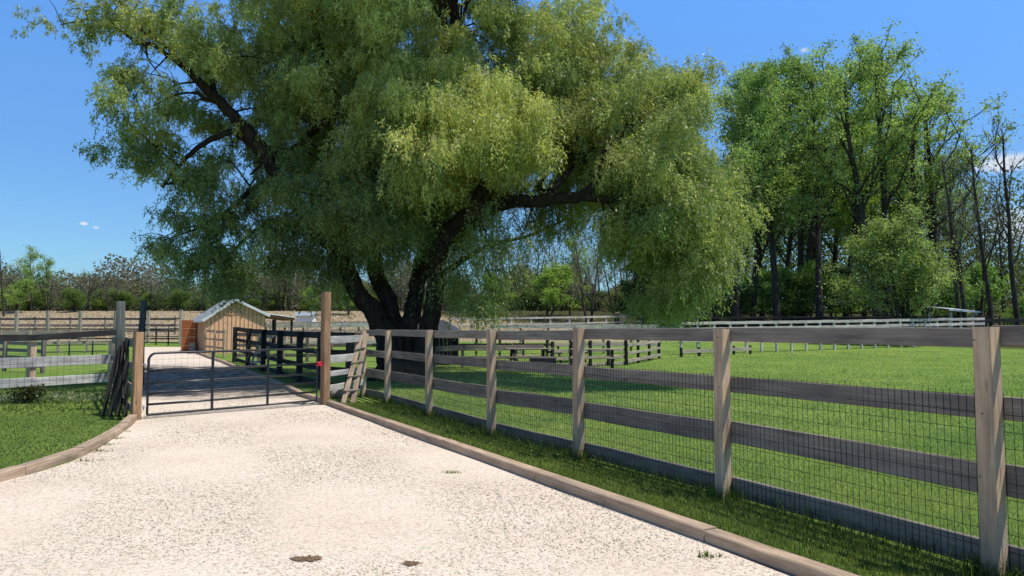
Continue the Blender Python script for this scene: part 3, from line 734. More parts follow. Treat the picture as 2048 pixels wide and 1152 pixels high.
# ------------------------------------------------------------------ the shed
def shed():
    D = 36.0
    A = GP(411, D); B = GP(530, 37.56)             # front gable corners
    fx = (B - A); fx.z = 0; W = fx.length; fx.normalize(); by = Vector((-fx.y, fx.x, 0)); base = A.z - .05
    # depth axis leans so that the left wall shows
    rz = math.atan2(fx.y, fx.x); Lz = 2.6
    t = thing('shed', 'small tan board-sided shed with grey gable roof beyond the gate', 'shed', (A.x, A.y, base), rz)
    he = at(411, 635, D).z - base - .03; hp = at(467, 597, D + .8).z - base - .05; xp = W * .47
    hr = at(530, 627, 37.56).z - base - .03
    w = MB()
    w.poly([(0, 0, 0), (W, 0, 0), (W, 0, hr), (xp, 0, hp), (0, 0, he)], ((0, 0), (W, 0), (W, hr), (xp, hp), (0, he)))
    w.build('front_wall', M_SIDING, t, False)
    # left wall splayed slightly open to the drive
    MB().poly([(0, 0, 0), (0, 0, he), (0, Lz, he), (0, Lz, 0)]).build('side_wall', M_SIDING, t, False)
    MB().poly([(W, 0, 0), (W, Lz, 0), (W, Lz, hr), (W, 0, hr)]).build('side_wall', M_SIDING, t, False)
    MB().poly([(0, Lz, 0), (0, Lz, he), (xp, Lz, hp), (W, Lz, hr), (W, Lz, 0)]).build('back_wall', M_SIDING, t, False)
    bt = MB(); n = 14
    for k in range(n + 1):
        x = .02 + (W - .04) * k / n; z = he + (hp - he) * x / xp if x < xp else hp + (hr - hp) * (x - xp) / (W - xp)
        bt.board((x, -.012, 0), (x, -.012, z - .06), .04, .024, up=(1, 0, 0))
    bt.build('batten', M_SIDTRIM, t, False)
    bs = MB()
    for k in range(1, 12): bs.board((-.012, Lz * k / 12, 0), (-.012, Lz * k / 12, he - .04), .04, .024, up=(0, 1, 0))
    bs.build('batten', M_SIDTRIM, t, False)
    MB().board((0, -.02, hr - .05), (W, -.02, hr - .05), .02, .02).build('seam', M_SIDTRIM, t, False)
    ov = .18; r = MB(); sl = (hp - he) / xp; sr = (hr - hp) / (W - xp)
    for x0, x1, z0, z1 in ((-ov, xp, he - sl * ov, hp), (W + ov, xp, hr + sr * ov, hp)):
        a_ = [(x0, -ov, z0 + .03), (x1, -ov, z1 + .03), (x1, Lz + ov, z1 + .03), (x0, Lz + ov, z0 + .03)]
        if x0 > x1: a_ = a_[::-1]
        r.poly(a_); r.poly([(p[0], p[1], p[2] - .045) for p in a_[::-1]])
        for k in range(11):
            y = -ov + (Lz + 2 * ov) * k / 10; r.board((x0, y, z0 + .04), (x1, y, z1 + .04), .025, .03)
    r.build('roof', M_ROOF, t, False)
    f = MB(); f.board((-ov, -ov - .015, he - sl * ov - .02), (xp, -ov - .015, hp - .02), .12, .025); f.board((xp, -ov - .013, hp - .02), (W + ov, -ov - .013, hr + sr * ov - .02), .12, .025)
    f.board((-ov - .015, -ov, he - sl * ov - .02), (-ov - .015, Lz + ov, he - sl * ov - .02), .11, .025)
    f.build('fascia', M_TRIM, t, False)
    # lean-to on the right
    x1 = W + 1.75; y0, y1 = .8, 2.9; zr = hr - .02; zl = hr - .22
    l = MB(); l.board((W + ov, (y0 + y1) / 2, zr), (x1, (y0 + y1) / 2, zl), .14, y1 - y0); l.build('lean_to_roof', M_SOFFIT, t, False)
    l = MB(); l.board((W + ov, y0 - .015, zr + .07), (x1 + .02, y0 - .015, zl + .07), .05, .025); l.build('lean_to_fascia', M_TRIM, t, False)
    for (x, y) in ((W + .75, y0 + .1), (W + 1.15, y1 - .2), (x1 - .12, y0 + .15)):
        MB().board((x, y, 0), (x, y, zl - .02), .1, .1, up=(1, 0, 0)).build('lean_to_post', W_DARK, t, False)
    # open red-brown door folded out on the far left
    d_ = MB()
    for k in range(4): d_.board((-.72, Lz - .38, .22 + k * .43), (-.06, Lz - .55, .22 + k * .43), .42, .05, bev=.01)
    d_.build('open_door', W_ORANGE, t, False)
    MB().board((-.03, Lz - .62, 0), (-.03, Lz - .62, he - .05), .1, .1, up=(1, 0, 0)).build('door_jamb', M_SOFFIT, t, False)
    p = t.matrix_world
    q = GP(385, 37.2)
    b = MB().box((q.x + .05, q.y, q.z + .25), .3, .3, .48).build('bin', W_GREY); tag(b, 'small grey bin by the left wall of the tan shed', 'bin')
shed()
q = GP(361, 42.2)
o = MB().board(q - Vector((0, 0, .2)), q + Vector((0, 0, 2.05)), .15, .15, up=(1, 0, 0)).build('fence_post', W_TAN); tag(o, 'thick pale post beside the open red-brown shed door', 'post')

# far shelters and house
def shelter(px0, px1, pyt, Y, label):
    a = at(px0, pyt, Y); b = at(px1, pyt, Y); z0 = h(a.x, Y); t = thing('shelter', label, 'shelter', (a.x, Y, z0)); w = b.x - a.x; H_ = a.z - z0
    r = MB(); r.poly([(-.2, -.6, H_ - .15), (w + .2, -.6, H_ - .3), (w + .2, 2.4, H_), (-.2, 2.4, H_ + .15)]); r.poly([(-.2, 2.4, H_ + .08), (w + .2, 2.4, H_ - .07), (w + .2, -.6, H_ - .37), (-.2, -.6, H_ - .22)])
    r.board((-.2, -.62, H_ - .19), (w + .2, -.62, H_ - .34), .12, .03); r.build('roof', M_TRIM, t, False)
    for x in (.1, w - .1):
        for y in (-.3, 2.1): MB().board((x, y, 0), (x, y, H_ - .3), .11, .11, up=(1, 0, 0)).build('post', W_WHITE, t, False)
shelter(1893, 1942, 614, 47, 'open shelter with flat pale roof at the woods edge on the right')
def house():
    a = GP(592, 60); t = thing('outbuilding', 'small white outbuilding at the far tree line right of the shed', 'building', tuple(a), .05)
    w, d_, e_ = 1.3, 1.4, .85
    m = MB(); m.poly([(0, 0, 0), (w, 0, 0), (w, 0, e_), (0, 0, e_)]); m.poly([(0, 0, 0), (0, 0, e_), (0, d_, e_), (0, d_, 0)]); m.poly([(w, 0, 0), (w, d_, 0), (w, d_, e_), (w, 0, e_)]); m.build('wall', M_WHITE, t, False)
    r = MB(); r.poly([(-.2, -.3, e_), (w + .2, -.3, e_), (w + .2, d_ / 2, e_ + .3), (-.2, d_ / 2, e_ + .3)]); r.poly([(-.2, d_ + .3, e_), (-.2, d_ / 2, e_ + .3), (w + .2, d_ / 2, e_ + .3), (w + .2, d_ + .3, e_)]); r.build('roof', M_ROOF, t, False)
house()

# ------------------------------------------------------------------ foliage kits
def rv(r, n):
    v = r.normal(size=(n, 3)); return v / np.linalg.norm(v, axis=1, keepdims=True)
def leaf_quads(P, D, Nn, L, Wd):
    """diamond leaves: centre-base P, direction D, side from normal Nn"""
    S_ = np.cross(D, Nn); S_ /= (np.linalg.norm(S_, axis=1, keepdims=True) + 1e-9)
    L = L[:, None]; Wd = Wd[:, None]
    V = np.stack([P, P + D * L * .45 + S_ * Wd * .5, P + D * L, P + D * L * .45 - S_ * Wd * .5], 1).reshape(-1, 3)
    return V, np.arange(len(P) * 4).reshape(-1, 4)

# ------------------------------------------------------------------ the big willow
def smooth_path(pts, n=6):
    out = []
    P = [np.array(p, float) for p in pts]; P = [2 * P[0] - P[1]] + P + [2 * P[-1] - P[-2]]
    for i in range(1, len(P) - 2):
        for k in range(n):
            t = k / n; a, b, c, d = P[i - 1:i + 3]
            out.append(.5 * (2 * b + (c - a) * t + (2 * a - 5 * b + 4 * c - d) * t * t + (3 * b - 3 * c + d - a) * t ** 3))
    out.append(P[-2]); return out
def willow():
    r = np.random.default_rng(42); rnd = random.Random(42)
    WS = .91
    base = at(800, 760, 24.5 * WS); base.z = h(base.x, base.y)
    t = thing('willow_tree', 'huge spreading willow with several dark stems and drooping yellow-green foliage', 'tree', tuple(base))
    def pt(px, py, Y): return tuple(at(px, py, Y))
    limbs = [
        ([(788, 765, 24.6, .62), (782, 690, 24.5, .56), (755, 640, 24.4, .42), (712, 575, 24.2, .33), (672, 500, 23.8, .28), (610, 430, 23.4, .25), (555, 350, 22.8, .21), (500, 268, 22.3, .18), (440, 205, 21.8, .15), (385, 150, 21.4, .11), (330, 90, 21, .07), (270, 55, 20.8, .04)]),
        ([(800, 765, 24.8, .58), (796, 680, 24.8, .46), (772, 600, 25, .34), (748, 520, 25.2, .28), (742, 420, 25, .25), (735, 330, 24.4, .22), (712, 250, 24, .19), (668, 165, 23.7, .15), (655, 120, 23.5, .12), (620, 50, 23.4, .09), (600, -60, 23.4, .05)]),
        ([(815, 765, 24.7, .58), (815, 680, 24.7, .44), (828, 600, 25, .33), (845, 520, 25.4, .28), (868, 420, 25.8, .24), (880, 320, 26, .20), (888, 200, 26, .16), (892, 80, 26, .13), (885, 10, 26, .10), (900, -120, 26, .06)]),
        ([(838, 765, 24.3, .52), (852, 680, 24.1, .40), (868, 600, 24, .33), (875, 520, 23.8, .29), (900, 462, 23.5, .27), (950, 422, 23, .25), (1010, 408, 22.6, .21), (1085, 400, 22.3, .19), (1165, 392, 22, .17), (1200, 355, 21.9, .14), (1212, 300, 21.8, .11), (1218, 286, 21.8, .085)]),
        ([(948, 424, 23, .20), (965, 380, 22.8, .17), (985, 345, 22.5, .13), (1020, 315, 22.2, .10), (1060, 280, 22, .05)]),
        ([(975, 362, 22.7, .13), (978, 320, 22.6, .10), (990, 300, 22.5, .06)]),
        ([(1095, 400, 22.3, .09), (1080, 370, 22.3, .08), (1100, 335, 22.2, .05)]),
        ([(1160, 393, 22, .13), (1230, 400, 21.6, .10), (1310, 380, 21.3, .08), (1380, 390, 21.2, .05), (1440, 430, 21.2, .025)]),
        ([(1210, 310, 21.8, .09), (1260, 250, 21.8, .07), (1330, 210, 21.9, .04)]),
        ([(700, 222, 24, .13), (640, 250, 23.6, .11), (600, 290, 23.2, .09), (545, 310, 22.8, .06), (500, 350, 22.6, .03)]),
        ([(560, 355, 22.8, .12), (480, 270, 22.4, .10), (430, 275, 22, .085), (390, 300, 21.8, .07), (350, 340, 21.6, .05), (325, 375, 21.5, .03)]),
        ([(470, 232, 22, .10), (440, 205, 21.8, .09), (415, 200, 21.7, .07), (395, 185, 21.6, .05)]),
        ([(430, 190, 21.8, .09), (420, 150, 21.7, .07), (415, 130, 21.6, .05)]),
        ([(600, 420, 23.3, .12), (540, 360, 23.3, .09), (480, 400, 23.2, .07), (425, 450, 23.2, .04)]),
        ([(650, 480, 23.6, .11), (560, 440, 24, .09), (500, 470, 24, .06), (450, 520, 24, .03)]),
        ([(655, 130, 23.5, .10), (610, 110, 23.3, .08), (590, 80, 23.2, .06), (540, 40, 23.1, .04)]),
        ([(712, 250, 24, .12), (790, 170, 23.5, .10), (860, 110, 23, .07), (920, 60, 22.8, .05)]),
        ([(880, 320, 26, .14), (960, 250, 25, .11), (1060, 180, 24.4, .09), (1150, 110, 24, .06)]),
        ([(888, 30, 26, .07), (930, 8, 26, .06), (985, 14, 26, .04), (1030, 5, 26, .02)]),
        ([(742, 420, 25, .14), (790, 340, 23.8, .11), (830, 260, 22.6, .09), (870, 190, 22, .06)]),
        ([(385, 150, 21.4, .08), (310, 92, 21, .06), (280, 88, 20.9, .05), (240, 60, 20.8, .04), (190, 40, 20.7, .02)]),
        ([(1085, 400, 22.3, .10), (1180, 300, 23.5, .08), (1300, 180, 24, .05)]),
        ([(868, 560, 24, .12), (960, 500, 25.5, .08), (1060, 470, 26, .05), (1130, 440, 26, .03)]),
        ([(742, 420, 25, .16), (700, 300, 26.5, .13), (600, 160, 27, .1), (540, 60, 27, .06)]),
    ]
    mb = MB(); nodes = []
    for L in limbs:
        p = smooth_path([(*pt(a, b, c), d) for a, b, c, d in [(q[0], q[1], q[2] * WS, q[3] * (.95 if q[3] < .3 else .78)) for q in L]], 5)
        pts = [Vector(q[:3]) + Vector((rnd.uniform(-1, 1), rnd.uniform(-1, 1), rnd.uniform(-1, 1))) * min(.05, .25 * q[3]) for q in p]
        mb.tube(pts, [max(.012, float(q[3])) for q in p], 10)
        nodes += [(np.array(x), float(q[3])) for x, q in zip(pts, p)]
    # root flare
    for k in range(7):
        a = k * .9; b0 = base + Vector((math.cos(a) * .45, math.sin(a) * .35, .55)); mb.tube([b0 + Vector((0, 0, .4)), b0, base + Vector((math.cos(a) * 1.0, math.sin(a) * .9, -.1))], [.12, .16, .08], 8)
    NP = np.array([n[0] for n in nodes if n[1] < .24]);
    # lobes: px, py, rx, ry, Y, ry depth m, density, droop, yellow (0 blue-dark .. 1 yellow)
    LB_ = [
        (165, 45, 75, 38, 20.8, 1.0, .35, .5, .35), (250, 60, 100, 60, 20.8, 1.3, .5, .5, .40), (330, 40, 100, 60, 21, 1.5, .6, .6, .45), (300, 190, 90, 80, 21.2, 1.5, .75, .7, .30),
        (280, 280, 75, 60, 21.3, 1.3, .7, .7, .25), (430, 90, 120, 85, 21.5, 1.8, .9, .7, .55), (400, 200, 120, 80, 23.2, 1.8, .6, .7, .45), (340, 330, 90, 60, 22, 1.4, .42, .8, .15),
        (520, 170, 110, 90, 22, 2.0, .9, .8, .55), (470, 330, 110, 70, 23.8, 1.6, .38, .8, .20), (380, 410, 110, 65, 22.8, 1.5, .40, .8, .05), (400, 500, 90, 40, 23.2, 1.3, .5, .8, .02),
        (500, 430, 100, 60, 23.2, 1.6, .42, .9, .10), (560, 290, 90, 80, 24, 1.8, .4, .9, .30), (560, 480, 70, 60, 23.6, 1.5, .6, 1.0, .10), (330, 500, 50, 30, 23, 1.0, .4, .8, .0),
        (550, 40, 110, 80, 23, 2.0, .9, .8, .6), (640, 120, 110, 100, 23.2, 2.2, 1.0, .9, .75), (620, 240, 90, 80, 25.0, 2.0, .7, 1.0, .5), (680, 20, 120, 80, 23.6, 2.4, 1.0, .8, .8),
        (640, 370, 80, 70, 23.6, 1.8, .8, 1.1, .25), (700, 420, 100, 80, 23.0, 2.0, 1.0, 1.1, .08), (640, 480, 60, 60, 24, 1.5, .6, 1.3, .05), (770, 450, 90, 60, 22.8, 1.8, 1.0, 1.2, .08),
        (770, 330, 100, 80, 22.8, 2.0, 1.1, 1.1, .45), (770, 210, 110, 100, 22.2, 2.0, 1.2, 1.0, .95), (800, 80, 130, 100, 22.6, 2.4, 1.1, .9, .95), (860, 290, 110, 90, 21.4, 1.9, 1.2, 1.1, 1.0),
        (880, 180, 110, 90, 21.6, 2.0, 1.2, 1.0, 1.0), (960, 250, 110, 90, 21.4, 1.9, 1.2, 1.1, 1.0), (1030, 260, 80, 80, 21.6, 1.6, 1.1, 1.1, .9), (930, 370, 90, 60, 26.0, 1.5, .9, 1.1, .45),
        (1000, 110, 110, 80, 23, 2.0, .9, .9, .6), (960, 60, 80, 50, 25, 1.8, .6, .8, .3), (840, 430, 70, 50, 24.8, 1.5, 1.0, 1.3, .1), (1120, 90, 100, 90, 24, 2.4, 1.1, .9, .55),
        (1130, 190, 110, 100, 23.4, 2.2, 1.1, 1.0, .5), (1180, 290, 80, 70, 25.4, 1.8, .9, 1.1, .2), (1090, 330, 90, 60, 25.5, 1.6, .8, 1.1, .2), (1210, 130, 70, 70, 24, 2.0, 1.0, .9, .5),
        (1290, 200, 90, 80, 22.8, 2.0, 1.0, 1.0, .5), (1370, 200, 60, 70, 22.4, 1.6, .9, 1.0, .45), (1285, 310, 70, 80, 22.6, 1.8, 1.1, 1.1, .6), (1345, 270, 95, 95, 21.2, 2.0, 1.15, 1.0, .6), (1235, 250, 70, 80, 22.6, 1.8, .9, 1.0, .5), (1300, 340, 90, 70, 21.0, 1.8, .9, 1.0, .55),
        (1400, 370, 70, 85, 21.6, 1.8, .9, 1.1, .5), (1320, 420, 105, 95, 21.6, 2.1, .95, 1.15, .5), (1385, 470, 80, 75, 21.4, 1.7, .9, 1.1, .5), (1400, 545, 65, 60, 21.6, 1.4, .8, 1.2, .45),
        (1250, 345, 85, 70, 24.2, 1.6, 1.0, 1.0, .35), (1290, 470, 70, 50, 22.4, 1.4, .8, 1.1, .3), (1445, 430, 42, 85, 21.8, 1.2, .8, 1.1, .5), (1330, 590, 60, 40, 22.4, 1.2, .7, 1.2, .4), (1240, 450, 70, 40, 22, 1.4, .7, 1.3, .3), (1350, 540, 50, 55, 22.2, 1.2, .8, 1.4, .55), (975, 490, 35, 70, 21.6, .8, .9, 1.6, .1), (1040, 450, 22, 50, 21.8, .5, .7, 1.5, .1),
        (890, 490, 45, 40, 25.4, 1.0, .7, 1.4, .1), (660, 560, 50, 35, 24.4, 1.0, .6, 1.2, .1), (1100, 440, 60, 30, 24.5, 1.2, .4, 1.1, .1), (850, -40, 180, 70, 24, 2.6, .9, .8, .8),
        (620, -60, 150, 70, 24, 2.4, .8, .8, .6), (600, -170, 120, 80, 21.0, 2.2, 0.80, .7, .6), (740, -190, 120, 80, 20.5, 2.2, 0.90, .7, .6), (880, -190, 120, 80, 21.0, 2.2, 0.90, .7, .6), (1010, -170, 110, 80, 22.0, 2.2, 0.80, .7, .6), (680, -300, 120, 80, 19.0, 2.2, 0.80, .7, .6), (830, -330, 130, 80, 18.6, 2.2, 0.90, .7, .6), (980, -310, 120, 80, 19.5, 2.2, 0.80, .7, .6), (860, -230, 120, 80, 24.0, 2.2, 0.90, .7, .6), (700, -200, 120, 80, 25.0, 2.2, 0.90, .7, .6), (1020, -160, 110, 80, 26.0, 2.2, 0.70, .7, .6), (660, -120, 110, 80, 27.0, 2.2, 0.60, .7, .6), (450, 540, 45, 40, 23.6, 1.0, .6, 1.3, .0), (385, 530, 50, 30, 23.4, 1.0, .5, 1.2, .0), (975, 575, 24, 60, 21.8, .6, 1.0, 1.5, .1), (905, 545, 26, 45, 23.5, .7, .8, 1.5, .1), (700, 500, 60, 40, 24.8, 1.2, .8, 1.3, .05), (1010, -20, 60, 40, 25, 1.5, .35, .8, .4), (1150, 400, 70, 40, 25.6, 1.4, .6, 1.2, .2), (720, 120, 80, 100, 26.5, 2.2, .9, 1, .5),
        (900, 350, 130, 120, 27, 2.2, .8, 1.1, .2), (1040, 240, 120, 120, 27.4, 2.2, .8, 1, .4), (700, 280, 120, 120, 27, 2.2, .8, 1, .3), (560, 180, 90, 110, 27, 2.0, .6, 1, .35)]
    Lv, Cv, TV = [], [], []
    for (px, py, rx, ry, Y, dm, dens, droop, yel) in LB_:
        if px < 600 and py < 260: dens *= (.62 if px < 540 else .8)
        Y *= WS; c = np.array(at(px, py, Y)); k = Y / F; rad = np.array([rx * k, dm, ry * k])
        # supporting branches: nearest limb nodes -> points inside the lobe
        nb = max(3, int(4 * rad[0]))
        tips = []
        for b in range(nb):
            tgt = c + rv(r, 1)[0] * rad * r.uniform(.2, .85)
            dd = np.linalg.norm(NP - tgt, axis=1) + r.uniform(0, .8, len(NP)); s0 = NP[np.argmin(dd)]
            mid = (s0 + tgt) / 2 + np.array([r.normal(0, .15), r.normal(0, .15), .18 + r.normal(0, .12)]) * min(1.0, np.linalg.norm(tgt - s0) * .5)
            P = smooth_path([s0, mid, tgt], 4); mb.tube(P, list(np.linspace(.035, .008, len(P))), 5, caps=False); tips.append(tgt)
            for q in range(3):
                st = P[r.integers(3, len(P))]; en = st + rv(r, 1)[0] * np.array([.9, .9, .5]) * r.uniform(.5, 1.1) + np.array([0, 0, .1])
                mb.tube([st, (st + en) / 2 + np.array([0, 0, .1]), en], [.014, .01, .005], 4, caps=False); tips.append(en)
        n = int(560 * dens * rad[0] * (rad[2] * .6 + .4 * rad[1]))
        # clumps inside the lobe give light and dark masses and gaps
        ncl = max(5, int(n / 34)); cc = c + rv(r, ncl) * rad * (r.uniform(.2, 1.08, (ncl, 1)) ** .6)
        ci = r.integers(0, ncl, n); A = cc[ci] + r.normal(0, .19, (n, 3)) * np.array([1.1, 1.1, .8])
        out = (A - c) / rad; out[:, 2] *= .4; out /= (np.linalg.norm(out, axis=1, keepdims=True) + .3)
        d = out * .6 + r.normal(0, .65, (n, 3)); d[:, 2] = d[:, 2] * .5 + .1
        Ls = (.30 + .55 * r.random(n) ** 1.4) * droop * (1 + .35 * (r.random(n) < .12))
        M = 24; tt = np.linspace(.05, 1, M)[None, :, None]
        path = A[:, None, :] + d[:, None, :] * (Ls[:, None, None] * .42) * (1 - (1 - tt) ** 2) + np.array([0, 0, -1.0]) * (Ls[:, None, None] * np.clip(.50 + .55 * (droop - .7), .48, 1.0)) * tt ** 1.5
        tang = np.gradient(path, axis=1); tang /= (np.linalg.norm(tang, axis=2, keepdims=True) + 1e-9)
        # thin stems
        keep = r.random(n) < .45; ps = path[keep][:, ::6]; m_ = ps.shape[1]; sd = rv(r, len(ps))[:, None, :] * .005
        va = np.stack([ps - sd, ps + sd], 2)  # n,m,2,3
        TV.append(np.stack([va[:, :-1, 0], va[:, :-1, 1], va[:, 1:, 1], va[:, 1:, 0]], 2).reshape(-1, 3))
        P = path.reshape(-1, 3) + r.normal(0, .035, (n * M, 3)); T_ = tang.reshape(-1, 3)
        D = T_ * .6 + rv(r, n * M) * .8 + np.array([0, 0, -.3]); D /= np.linalg.norm(D, axis=1, keepdims=True)
        sc = r.uniform(.65, 1.3, n * M)
        V, _ = leaf_quads(P, D, rv(r, n * M), .105 * sc, .026 * sc); Lv.append(V)
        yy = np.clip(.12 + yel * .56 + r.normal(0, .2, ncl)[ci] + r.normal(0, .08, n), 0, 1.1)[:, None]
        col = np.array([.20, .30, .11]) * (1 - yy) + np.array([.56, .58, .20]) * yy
        col = col * (.86 + .22 * min(1, yel)) * (r.uniform(.78, 1.2, ncl)[ci])[:, None]; g_ = col.mean(1, keepdims=True); col = col * .88 + g_ * .12  # lit yellow and dark inner-crown shade painted into leaf tint per lobe
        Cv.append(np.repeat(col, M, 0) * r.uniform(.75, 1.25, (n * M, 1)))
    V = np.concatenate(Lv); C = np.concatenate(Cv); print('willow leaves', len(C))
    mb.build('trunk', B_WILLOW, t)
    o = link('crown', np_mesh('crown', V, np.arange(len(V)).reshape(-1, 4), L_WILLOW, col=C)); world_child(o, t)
    TVc = np.concatenate(TV); nq = len(TVc) // 4
    o = link('hanging_twigs', np_mesh('hanging_twigs', TVc, np.arange(len(TVc)).reshape(-1, 4), L_TWIG, col=np.tile([.16, .13, .045], (nq, 1)))); world_child(o, t)
willow()

# ------------------------------------------------------------------ generic trees
def tree_kit(seed, ht, trunk_r, first=.3, spread=.35, up=.55, limbs=14, leaves=9000, leaf_s=.2, col=((.05, .10, .02), (.14, .2, .04)), clump=.7, twigs=0, lean=0.0, stems=1, bushy=False, twig_r=.016, top_w=1.0):
    r = np.random.default_rng(seed); mb = MB(); tipz = []; twg = MB()
    def branch(p, d, L, rad, lvl):
        n = 5; P = [p.copy()]; q = p.copy(); dd = d.copy(); Rr = [rad]
        for k in range(n):
            dd = dd + r.normal(0, .13 if lvl else .045, 3) + np.array([0, 0, .06 * up * 2 if lvl else .02]); dd /= np.linalg.norm(dd)
            q = q + dd * L / n; P.append(q.copy()); Rr.append(max(.006, rad * (1 - (k + 1) / n * (.72 if lvl else .75))))
        (mb if lvl < 3 else twg).tube(P, Rr, 8 if lvl == 0 else (5 if lvl < 3 else 3), caps=False)
        return P, dd
    def side(d, ang):
        a = r.uniform(0, 6.28); u = np.cross(d, [math.cos(a), math.sin(a), .1]); u /= np.linalg.norm(u)
        v = d * math.cos(ang) + u * math.sin(ang); return v / np.linalg.norm(v)
    for s in range(stems):
        a0 = r.uniform(0, 6.28); tilt = (.0 if stems == 1 else r.uniform(.08, .3)) + lean
        d = np.array([math.cos(a0) * tilt, math.sin(a0) * tilt, 1.0]); d /= np.linalg.norm(d)
        hh = ht * (1 if s == 0 else r.uniform(.75, 1)); P, _ = branch(np.array([math.cos(a0), math.sin(a0), 0]) * (.0 if stems == 1 else .25), d, hh * .97, trunk_r, 0)
        nl = max(4, limbs // stems)
        for i in range(nl):
            f = first + (1 - first) * (i + r.uniform(0, 1)) / nl; f = min(.98, f); k = f * 5; a = int(k); b = P[a] + (P[min(a + 1, 5)] - P[a]) * (k - a)
            ta = (1 - .55 * (1 - up)) ; L1 = ht * spread * (1.15 - .75 * (f - first) / (1 - first) * (1.0 / top_w)) * r.uniform(.7, 1.15)
            P1, d1 = branch(b, side(np.array([0, 0, 1.0]), r.uniform(.55, 1.05) * (1.2 - .45 * up)), L1, trunk_r * .34 * (1.15 - f * .7), 1)
            tipz.append(P1[-1])
            for j in range(5):
                q = P1[1 + j % 5]; P2, d2 = branch(q, side(d1, r.uniform(.35, .95)), L1 * r.uniform(.3, .55), trunk_r * .12, 2); tipz += [P2[-1], P2[3]]
                for w in range(twigs):
                    P3, _ = branch(P2[1 + w % 5], side(d2, r.uniform(.3, .9)), L1 * r.uniform(.12, .3) + .25, twig_r, 3)
                    if leaves: tipz.append(P3[-1])
        for w in range(twigs * 2): branch(P[5 - w % 2], side(np.array([0, 0, 1.0]), r.uniform(.1, .7)), ht * .07, twig_r, 3)
    tm = None
    mesh_t = mb.build('trunk', B_DARK); crown = None
    if leaves:
        T_ = np.array(tipz); cs = r.uniform(.75, 1.25, len(T_)); ci = r.integers(0, len(T_), leaves)
        rad = np.abs(r.normal(0, 1, (leaves, 1))) ** .8
        P = T_[ci] + rv(r, leaves) * rad * clump * np.array([1, 1, .62]); P[:, 2] = np.maximum(P[:, 2], .1)
        sc = r.uniform(.6, 1.3, leaves); V, _ = leaf_quads(P, rv(r, leaves), rv(r, leaves), leaf_s * sc, leaf_s * .72 * sc)
        mixv = np.clip(r.random((leaves, 1)) * .5 + (cs[ci] - .75)[:, None], 0, 1); C = np.array(col[0]) * (1 - mixv) + np.array(col[1]) * mixv; C *= cs[ci][:, None]
        crown = link('crown', np_mesh('crown', V, np.arange(len(V)).reshape(-1, 4), L_TREE, col=C))
    if twg.f:
        tv = np.array([tuple(v) for v in twg.v]); tf = np.array(twg.f); nq = len(tf)
        if leaves: V = np.concatenate([V, tv]); Fa = np.concatenate([np.arange(leaves * 4).reshape(-1, 4), tf + leaves * 4]); C = np.concatenate([C, np.ones((nq, 3))]); mi = np.r_[np.zeros(leaves, int), np.ones(nq, int)]; bpy.data.objects.remove(crown)
        else: V = tv; Fa = tf; C = np.ones((nq, 3)); mi = np.ones(nq, int)
        crown = link('crown', np_mesh('crown', V, Fa, [L_TREE, B_GREY if not leaves or leaves < 3000 else B_DARK], col=C, mi=mi))
    return [mesh_t.data, crown.data if crown else None, None, [mesh_t, crown, None]]
GREENS = {'mid': ((.18, .27, .10), (.42, .53, .20)), 'fresh': ((.14, .25, .06), (.34, .46, .13)), 'olive': ((.14, .15, .08), (.26, .26, .13)), 'dark': ((.02, .045, .015), (.06, .11, .03)), 'blue': ((.17, .235, .09), (.38, .46, .20)), 'bud': ((.20, .205, .125), (.31, .31, .18))}
SHRUB = ((.09, .15, .04), (.22, .30, .085))
KITS = {}
def kit(k, **kw): KITS[k] = tree_kit(**kw)
kit('tall_a', seed=1, ht=20, trunk_r=.30, first=.30, spread=.27, up=.8, limbs=22, leaves=24700, leaf_s=.165, col=GREENS['mid'], clump=.62, twigs=1)
kit('tall_b', seed=2, ht=20, trunk_r=.34, first=.36, spread=.31, up=.7, limbs=20, leaves=16900, leaf_s=.165, col=GREENS['mid'], clump=.55, twigs=1, stems=2)
kit('tall_c', seed=3, ht=20, trunk_r=.26, first=.22, spread=.24, up=.8, limbs=22, leaves=20800, leaf_s=.165, col=GREENS['fresh'], clump=.6, twigs=1)
kit('bare_tall', seed=4, ht=16, trunk_r=.22, first=.3, spread=.30, up=1.0, limbs=12, leaves=0, twigs=2, twig_r=.018)
kit('bare_tall2', seed=5, ht=16, trunk_r=.2, first=.25, spread=.36, up=.9, limbs=13, leaves=400, leaf_s=.08, col=GREENS['bud'], twigs=4, stems=2, twig_r=.018)
kit('scrub_bare', seed=6, ht=8, trunk_r=.13, first=.15, spread=.42, up=.7, limbs=14, leaves=2200, leaf_s=.07, col=GREENS['bud'], clump=.5, twigs=4, stems=2, twig_r=.02)
kit('scrub_bare2', seed=16, ht=8, trunk_r=.12, first=.12, spread=.45, up=.8, limbs=16, leaves=2600, leaf_s=.12, col=GREENS['olive'], clump=.5, twigs=4, stems=3, twig_r=.018)
kit('scrub_green', seed=7, ht=7, trunk_r=.14, first=.10, spread=.42, up=.6, limbs=16, leaves=9000, leaf_s=.20, col=GREENS['fresh'], clump=.6, stems=2)
kit('scrub_dark', seed=8, ht=6, trunk_r=.14, first=.05, spread=.42, up=.5, limbs=18, leaves=12000, leaf_s=.20, col=SHRUB, clump=.7, stems=2)
kit('cedar', seed=9, ht=7, trunk_r=.16, first=.04, spread=.38, up=.3, limbs=26, leaves=22000, leaf_s=.17, col=GREENS['dark'], clump=.55)
kit('round_bush', seed=10, ht=8, trunk_r=.15, first=.08, spread=.50, up=.75, limbs=24, leaves=30000, leaf_s=.13, col=GREENS['blue'], clump=.55, stems=4, twigs=1)
kit('wispy', seed=12, ht=9, trunk_r=.12, first=.3, spread=.33, up=.8, limbs=12, leaves=2600, leaf_s=.17, col=GREENS['fresh'], clump=.5, twigs=2, twig_r=.02)
first_use = {}
